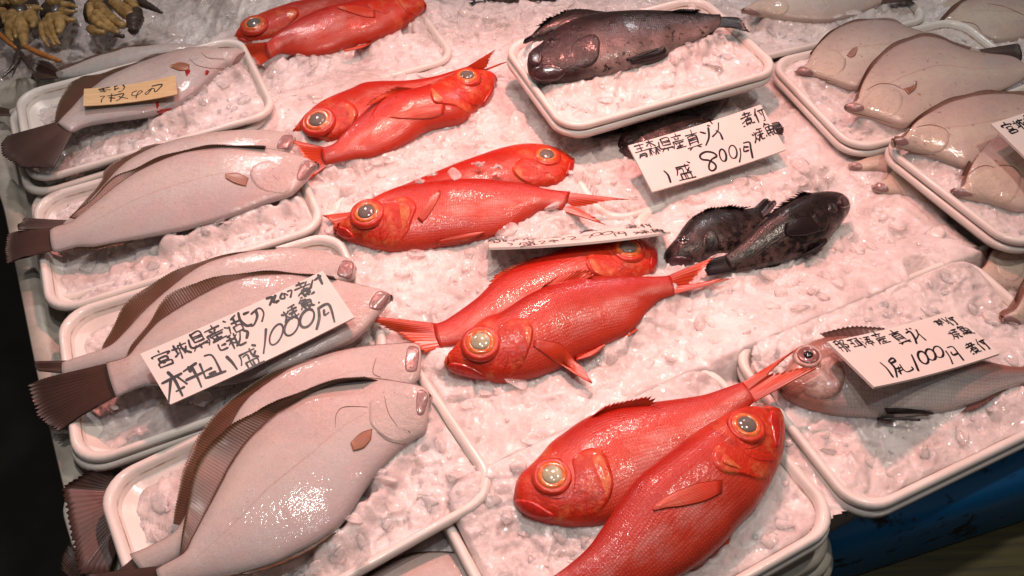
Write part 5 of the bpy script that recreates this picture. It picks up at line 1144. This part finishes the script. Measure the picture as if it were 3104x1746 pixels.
sign('large white price board on the flounder, 1000 yen', 'c1', (25, 880), (1920, 10), (2270, 500), (330, 1412), (.085, .085), (.064, .064),
    [('宮', (105, 890), (190, -80), (90, 150)), ('城', (320, 790), (150, -70), (90, 150)), ('県', (480, 700), (170, -80), (90, 150)), ('産', (650, 620), (180, -90), (90, 150)), ('活', (855, 520), (160, -80), (100, 160)), ('秘', (900, 690), (160, -60), (70, 130)),
     ('煮', (1610, 165), (150, -60), (80, 130)), ('焼', (1470, 420), (150, -70), (70, 120)), ('魚', (1650, 330), (130, -50), (60, 80)), ('盛', (1010, 860), (200, -100), (100, 190))],
    [[(1042, 440), (1065, 520), (1130, 572), (1180, 560)], [(1100, 452), (1150, 430)], [(1225, 420), (1240, 480), (1200, 570), (1150, 570)], [(1180, 450), (1260, 390), (1308, 440), (1290, 528)], [(830, 775), (862, 830), (930, 805)], [(870, 780), (905, 765)],
     [(1095, 622), (1140, 640), (1130, 700)], [(1340, 292), (1400, 282), (1372, 360)], [(1430, 262), (1412, 330), (1470, 310), (1440, 340)], [(1500, 242), (1482, 290), (1530, 290), (1520, 242), (1560, 260)], [(1560, 222), (1602, 212), (1590, 280)],
     [(1822, 112), (1800, 190)], [(1842, 112), (1902, 72)], [(1880, 60), (1922, 150)], [(1790, 386), (1795, 383)], [(1830, 362), (1835, 359)], [(1885, 342), (1890, 339)], [(1710, 250), (1716, 247)], [(1760, 230), (1775, 222)],
     [(255, 1190), (450, 1082)], [(312, 1072), (382, 1150), (465, 1318)], [(342, 1140), (332, 1280), (322, 1400)], [(400, 1110), (510, 1190)], [(402, 1272), (480, 1225)], [(472, 1060), (600, 972)], [(520, 1012), (545, 1060)], [(505, 1150), (690, 1060)], [(562, 1020), (622, 1130), (660, 1222)],
     [(642, 980), (705, 1130)], [(690, 892), (772, 890), (860, 1052)], [(700, 1052), (760, 1022)], [(742, 1082), (802, 1060)], [(722, 1122), (910, 1052)], [(922, 900), (980, 960), (1030, 1030)], [(1332, 610), (1322, 740), (1306, 862)],
     el((1440, 665), (50, -105), (50, 25)), el((1600, 580), (45, -95), (60, 20)), el((1762, 500), (45, -90), (60, 25)), [(1882, 400), (1890, 500), (1862, 612)], [(1882, 400), (1990, 362), (2050, 540)], [(1940, 420), (1946, 470), (1990, 442)]], 30, 22)
sign('white price board seen almost edge on, resting on a red fish head, 2700 yen', 'c3', (85, 310), (2500, 82), (2532, 208), (200, 440), (.012, .012), (.052, .052),
    [('銚', (110, 320), (230, -40), (40, 55)), ('子', (380, 290), (140, -15), (30, 45)), ('産', (560, 245), (220, -25), (50, 60)), ('金', (830, 220), (210, -25), (60, 50)), ('目', (1090, 178), (170, -10), (30, 35)), ('ダ', (1310, 160), (130, -15), (50, 40)),
     ('盛', (520, 340), (230, -40), (60, 60)), ('2', (800, 312), (120, -15), (30, 40)), ('本', (930, 292), (130, -10), (30, 36)), ('2', (1165, 245), (170, -10), (60, 45)), ('7', (1370, 225), (150, -15), (60, 50)), ('円', (1810, 200), (170, -10), (30, 45)),
     ('煮', (1950, 108), (180, -5), (40, 45)), ('付', (2150, 112), (170, -10), (50, 45)), ('焼', (2080, 185), (190, -5), (40, 38)), ('魚', (2290, 172), (180, 0), (40, 40))],
    [[(1600, 136), (1440, 165)], [(1500, 150), (1600, 170)], [(400, 356), (460, 370), (430, 394)], [(1110, 262), (1160, 266), (1120, 290)], el((1590, 215), (60, -15), (20, 15)), el((1735, 203), (70, -16), (20, 15))], 30, 24)
sign('cream price board covering the sea bream, 1000 yen', 'c4', (105, 450), (1788, 25), (2435, 612), (740, 1060), (.075, .036), (.080, .043),
    [('那', (190, 450), (130, -40), (150, 140)), ('珂', (370, 400), (130, -40), (150, 130)), ('湊', (530, 370), (140, -30), (120, 120)), ('産', (670, 310), (140, -40), (170, 140)), ('真', (890, 290), (150, -50), (230, 170)), ('刺', (1540, 160), (110, -30), (100, 65)), ('付', (1660, 125), (110, -20), (120, 100)),
     ('焼', (1700, 285), (120, -20), (130, 110)), ('魚', (1820, 245), (130, -10), (140, 100)), ('煮', (1940, 475), (110, -40), (140, 120)), ('付', (2070, 425), (110, -30), (140, 130))],
    [[(1190, 302), (1240, 282), (1300, 360), (1330, 440)], [(1192, 252), (1205, 262)], [(1238, 242), (1255, 250)], [(1322, 262), (1350, 330), (1312, 400)], [(1352, 310), (1450, 396)], [(832, 712), (920, 790), (1000, 908)], [(952, 682), (1000, 642), (1040, 680), (990, 710)], [(952, 692), (1030, 780), (1058, 910)],
     [(1062, 790), (1120, 770)], [(1082, 830), (1140, 800)], [(1100, 732), (1150, 800), (1200, 830), (1280, 792), (1262, 762)], [(1080, 762), (1110, 858)], [(1262, 592), (1310, 700), (1352, 808)], el((1418, 630), (50, 80), (50, -25)), el((1520, 590), (45, 70), (50, -25)), el((1622, 555), (45, 70), (50, -25)),
     [(1722, 546), (1780, 630), (1815, 714)], [(1742, 502), (1810, 492), (1880, 570), (1958, 668)], [(1790, 560), (1822, 600), (1880, 580)]], 32, 22)
sign('small pale wooden price tag on the bloody flounder, 400', 'c5', (130, 430), (2370, 92), (2420, 562), (112, 850), (.066, .066), (.062, .062), [],
    [[(480, 412), (740, 346)], [(572, 380), (592, 440)], [(500, 432), (770, 412)], [(522, 470), (650, 462)], [(602, 400), (612, 470)], [(862, 320), (872, 420)], [(850, 332), (922, 312)], [(872, 400), (962, 362)], [(1062, 290), (1100, 340), (1062, 410)], [(962, 460), (1050, 432)], [(522, 592), (620, 582), (560, 660), (546, 734)],
     [(692, 570), (870, 542)], [(792, 512), (772, 710)], [(732, 612), (870, 620)], [(882, 542), (1080, 502), (1000, 620), (902, 690)], [(972, 580), (1180, 620)], [(1400, 432), (1302, 470), (1282, 540), (1380, 550), (1500, 482), (1540, 442), (1460, 440), (1402, 530), (1382, 608)],
     [(1700, 420), (1605, 500), (1660, 515), (1760, 400), (1690, 430)], [(1762, 382), (1832, 400), (1850, 470), (1930, 420), (2030, 312), (1962, 302), (1782, 330)]], 34, 30, 'wood_tag', 'price tag', .0012, 'price_tag')
sign('price board cut by the right edge, lying on the creased flatfish', 'c6', (550, 450), (2350, -215), (3380, 770), (1580, 1432), (.105, .105), (.085, .085),
    [('宮', (690, 440), (170, -60), (190, 170)), ('城', (890, 370), (170, -60), (190, 160)), ('県', (1070, 300), (170, -60), (190, 160)), ('産', (1250, 230), (170, -60), (190, 160))], [], 34, 30)

# ------------------------------------------------------------------ crabs
GC = 'crabs heaped at the top left'
def limb(pts, r, parent, base, mat, name, z, reg='c7'):
    P = resample(un(px(reg, pts), np.asarray(z if hasattr(z, '__len__') else [z] * len(pts), float)), 16); rad = resample(np.array([[q] for q in r], float), 16)[:, 0] * REG[reg][2] * mpp(P[8])
    d = np.gradient(P, axis=0); d /= np.linalg.norm(d, axis=1)[:, None]; V = []
    for i in range(16):
        a = np.cross(d[i], [0, 0, 1]); a /= np.linalg.norm(a); b = np.cross(a, d[i]); k = 1 + .10 * math.sin(i * 2.4)
        for j in range(10):
            t = 2 * math.pi * j / 10; V.append(P[i] + (a * math.cos(t) * 1.0 + b * math.sin(t) * .8) * rad[i] * k)
    f = grid_faces(16, 10, True) + [tuple(range(9, -1, -1)), tuple(range(150, 160))]
    return obj(name, V, f, mat, parent, base)
def blobm(c, rx, ry, rz, ang):
    v, f = ico(); v = v * np.array([rx, ry, rz]); v[:, 2] += .25 * rz * np.cos(v[:, 0] / rx * 5) * .3
    ca, sa = math.cos(ang), math.sin(ang); return v @ np.array([[ca, -sa, 0], [sa, ca, 0], [0, 0, 1]]).T + c, f
def crab(label, cp, rr, ang, legs, z=.0, dark=(), orange=()):
    c = un(px('c7', [cp])[0], z + .012); s = REG['c7'][2] * mpp(c); base = np.array([c[0], c[1], z - .02])
    t = empty('crab', base, label, 'crab', GC)
    v, f = blobm(c + np.array([0, 0, -.012]), rr[0] * s * 1.4, rr[1] * s * 1.8, .020, ang); obj('shell_shade', v, f, 'crab_dark', t, base)  # dark carapace, enlarged so its colour stands in for shade between the legs
    v, f = blobm(c + np.array([0, .01, .004]), rr[0] * s * .8, rr[1] * s * 1.1, .020, ang); obj('abdomen', v, f, 'crab', t, base)
    for p, r in legs: limb(p, [q * 1.3 for q in r], t, base, 'crab', 'leg', z + .022)
    for p, r in dark: limb(p, r, t, base, 'crab_dark', 'claw', z + .02)
    for p, r, zz in orange: limb(p, r, t, base, 'crab_orange', 'leg', zz)
crab('olive crab at the left of the heap with orange legs stretched down', (230, 40), (150, 190), .1,
    [([(280, 170), (260, 300), (290, 420), (310, 600)], [45, 70, 60, 25]), ([(160, 150), (120, 300), (110, 430), (150, 520)], [45, 55, 40, 20]), ([(350, 120), (450, 100), (540, 120)], [60, 50, 12]), ([(200, 180), (190, 320), (200, 480)], [40, 45, 20]), ([(360, 200), (430, 280), (400, 350)], [80, 75, 20])],
    dark=[([(240, 660), (200, 800), (110, 900), (25, 985)], [40, 55, 25, 6]), ([(270, 680), (340, 800), (430, 900)], [30, 22, 10]), ([(205, 800), (180, 900), (145, 975)], [22, 15, 5])],
    orange=[([(310, 580), (345, 600), (540, 690), (760, 770)], [30, 38, 44, 28], .03)])
crab('olive crab in the middle of the heap, belly up', (690, 40), (150, 190), .05,
    [([(640, 200), (630, 320), (690, 470), (750, 560)], [50, 50, 42, 15]), ([(590, 250), (580, 360), (640, 480), (690, 570)], [45, 42, 36, 14]), ([(540, 300), (530, 420), (570, 520), (620, 590)], [40, 34, 28, 12]), ([(780, 60), (880, 60), (970, 90)], [45, 42, 12]), ([(770, 140), (870, 150), (975, 140)], [50, 46, 12]),
     ([(790, 230), (880, 255), (965, 245)], [45, 42, 22]), ([(720, 200), (760, 330), (730, 420)], [60, 70, 25])])
crab('olive crab at the right of the heap, legs folded, dark shell end', (1210, 30), (130, 190), .05,
    [([(1420, 20), (1540, 110), (1670, 220)], [50, 75, 60]), ([(1620, 0), (1690, 60), (1740, 150)], [60, 55, 20]), ([(1240, 70), (1370, 200), (1560, 330)], [55, 58, 40]), ([(1210, 160), (1330, 270), (1470, 390)], [50, 48, 30]), ([(1160, 230), (1290, 330), (1500, 410)], [45, 45, 25]), ([(1130, 350), (1200, 400), (1320, 410)], [40, 45, 30]), ([(1150, 60), (1140, 180), (1160, 240)], [45, 40, 30])],
    dark=[([(1750, 20), (1900, 90), (2040, 160)], [50, 60, 20]), ([(1720, 130), (1700, 250), (1680, 400)], [70, 110, 60]), ([(1380, 520), (1430, 450), (1560, 460)], [14, 30, 30])])
crab('olive crab cut by the left edge of the photo', (-40, 80), (120, 200), .0, [([(20, 40), (80, 30), (110, 50)], [40, 30, 10]), ([(10, 150), (60, 200), (50, 290)], [60, 50, 15])], orange=[([(-60, 390), (60, 490), (200, 610)], [40, 36, 24], .02)])
# ------------------------------------------------------------------ stall: crate on the left, tub, planks, floor
def slab(name, outline, z0, z1, mat, label, cat, bev=.006, group=None, parent=None, kind=None, hole=None):
    """rounded slab from a ground outline"""
    P = np.array(outline, float); c = P.mean(0); V = []
    def ins(d):
        n_ = len(P); out = []
        for i in range(n_):
            a, b, q = P[i - 1], P[i], P[(i + 1) % n_]; e1 = (b - a) / max(np.linalg.norm(b - a), 1e-9); e2 = (q - b) / max(np.linalg.norm(q - b), 1e-9)
            nv = np.array([-(e1 + e2)[1], (e1 + e2)[0]]); nv /= max(np.linalg.norm(nv), 1e-9); out.append(b + nv * d)
        return out
    prof = [(0, z0), (0, z1 - bev), (bev * .3, z1 - bev * .3), (bev, z1)]
    for d, z in prof:
        for q in ins(d): V.append((q[0], q[1], z))
    k = len(P); f = grid_faces(len(prof), k, True) + [tuple(range((len(prof) - 1) * k, len(prof) * k)), tuple(reversed(range(k)))]
    o = obj(name, V, f, mat, parent)
    if label: tag(o, label, cat, group, kind)
    return o
def roundpoly(P, r, n=6):
    P = [np.array(p, float) for p in P]; out = []
    for i in range(len(P)):
        a, b, c = P[i - 1], P[i], P[(i + 1) % len(P)]; u1 = (a - b) / np.linalg.norm(a - b); u2 = (c - b) / np.linalg.norm(c - b)
        for t in np.linspace(0, 1, n): out.append((1 - t) ** 2 * (b + u1 * r) + 2 * t * (1 - t) * b + t * t * (b + u2 * r))
    return np.array(out)
# long white crate under the left trays: rim and recessed floor
zr = -.012
cO = [G2(q, zr) for q in ((-120, 260), (6, 624), (105, 1127), (187, 1480), (330, 2050), (760, 2050), (420, 1000), (300, 200))]
cO = cO[::-1]
sa_ = sum(cO[i - 1][0] * cO[i][1] - cO[i][0] * cO[i - 1][1] for i in range(len(cO)))
if sa_ < 0: cO = cO[::-1]
cO = roundpoly(cO, .03)
cr = empty('crate', (float(np.mean(cO[:, 0])), float(np.mean(cO[:, 1])), -.3), 'long off white plastic crate under the left row of flounder trays', 'crate')
def ring_of(P, steps, mat, name, parent):
    base = np.array(parent.location); n_ = len(P); V = []
    def ins(d):
        out = []
        for i in range(n_):
            a, b, q = P[i - 1], P[i], P[(i + 1) % n_]; e1 = (b - a) / max(np.linalg.norm(b - a), 1e-9); e2 = (q - b) / max(np.linalg.norm(q - b), 1e-9)
            nv = np.array([-(e1 + e2)[1], (e1 + e2)[0]]); nv /= max(np.linalg.norm(nv), 1e-9); out.append(b + nv * d)
        return out
    for d, z in steps:
        for q in ins(d): V.append((q[0], q[1], z))
    return obj(name, V, grid_faces(len(steps), n_, True), mat, parent, base), V
_, Vr = ring_of(cO, [(.004, -.30), (0, zr - .006), (.003, zr), (.020, zr), (.024, zr - .003), (.027, zr - .012), (.040, zr - .014), (.044, zr - .02), (.050, zr - .055), (.056, zr - .058)], 'crate', 'rim', cr)
fl = np.array(Vr[-len(cO):]); obj('bottom', fl, [tuple(range(len(cO)))], 'crate', cr, np.array(cr.location))
# stepped white stack under the front tray
cx, cy, z, a = T['T5']; ca, sa = math.cos(a), math.sin(a)
for i, (gx, gz) in enumerate(((-.004, .030), (.006, .048), (.012, .066), (.016, .084))):
    P = rrect(TL_ - .01 + 2 * gx, TW_ - .03 + 2 * gx, .04, 8); P = P @ np.array([[ca, -sa], [sa, ca]]).T + np.array([cx + .012, cy - .012])
    slab('spacer_tray', P, z - gz - .016, z - gz, 'crate', ('topmost', 'second', 'third', 'lowest')[i] + ' rounded off white board of the stack under the nearest red fish tray', 'tray', .005, 'off white boards stacked under the front tray')
# blue tub
e1 = np.array([math.cos(T['T6'][3]), math.sin(T['T6'][3])]); e2 = np.array([-e1[1], e1[0]])
zb = -.10
p0 = G2((2560, 1628), zb); p1 = G2((3104, 1455), zb)
d1 = (p1 - p0) / np.linalg.norm(p1 - p0); d2 = np.array([-d1[1], d1[0]])
tub = roundpoly([p0 - d1 * .04, p0 + d1 * .75, p0 + d1 * .75 + d2 * .5, p0 - d1 * .04 + d2 * .5], .05)
ob = slab('tub', tub, -.235, zb, 'blue', 'dirty blue plastic tub under the sea bream tray', 'tub', .022)
q0 = G2((2380, 1820), -.24)
pl = roundpoly([q0 - d1 * .1 - d2 * .06, q0 + d1 * 1.1 - d2 * .06, q0 + d1 * 1.1 + d2 * .5, q0 - d1 * .1 + d2 * .5], .01)
slab('plank', pl, -.27, -.245, 'plank', 'dark olive stained wooden plank under the blue tub', 'plank', .004)
sd1 = roundpoly([q0 - d1 * .1 - d2 * .052, q0 + d1 * 1.1 - d2 * .052, q0 + d1 * 1.1 + d2 * .45, q0 - d1 * .1 + d2 * .45], .01)
slab('plank', sd1, -.36, -.285, 'plank', 'second dark plank below the olive one, at the bottom right', 'plank', .004)
# table carrying the ice
tb = [G2(q) for q in ((420, -500), (4400, -500), (4200, 700), (3120, 1215), (2560, 1500), (2060, 1700), (1800, 1900), (800, 1900), (420, 1400))]
tb = np.array(tb); s_ = sum(tb[i - 1][0] * tb[i][1] - tb[i][0] * tb[i - 1][1] for i in range(len(tb)))
if s_ < 0: tb = tb[::-1]
slab('table', tb, -.09, -.062, 'crate', 'white table top carrying the ice and trays', 'table', .004)
o = obj('ground', [(-14, -10, -.72), (14, -10, -.72), (14, 18, -.72), (-14, 18, -.72)], [(0, 1, 2, 3)], 'floor', smooth=False)
tag(o, 'dark wet floor beside the stall', None, kind='structure')
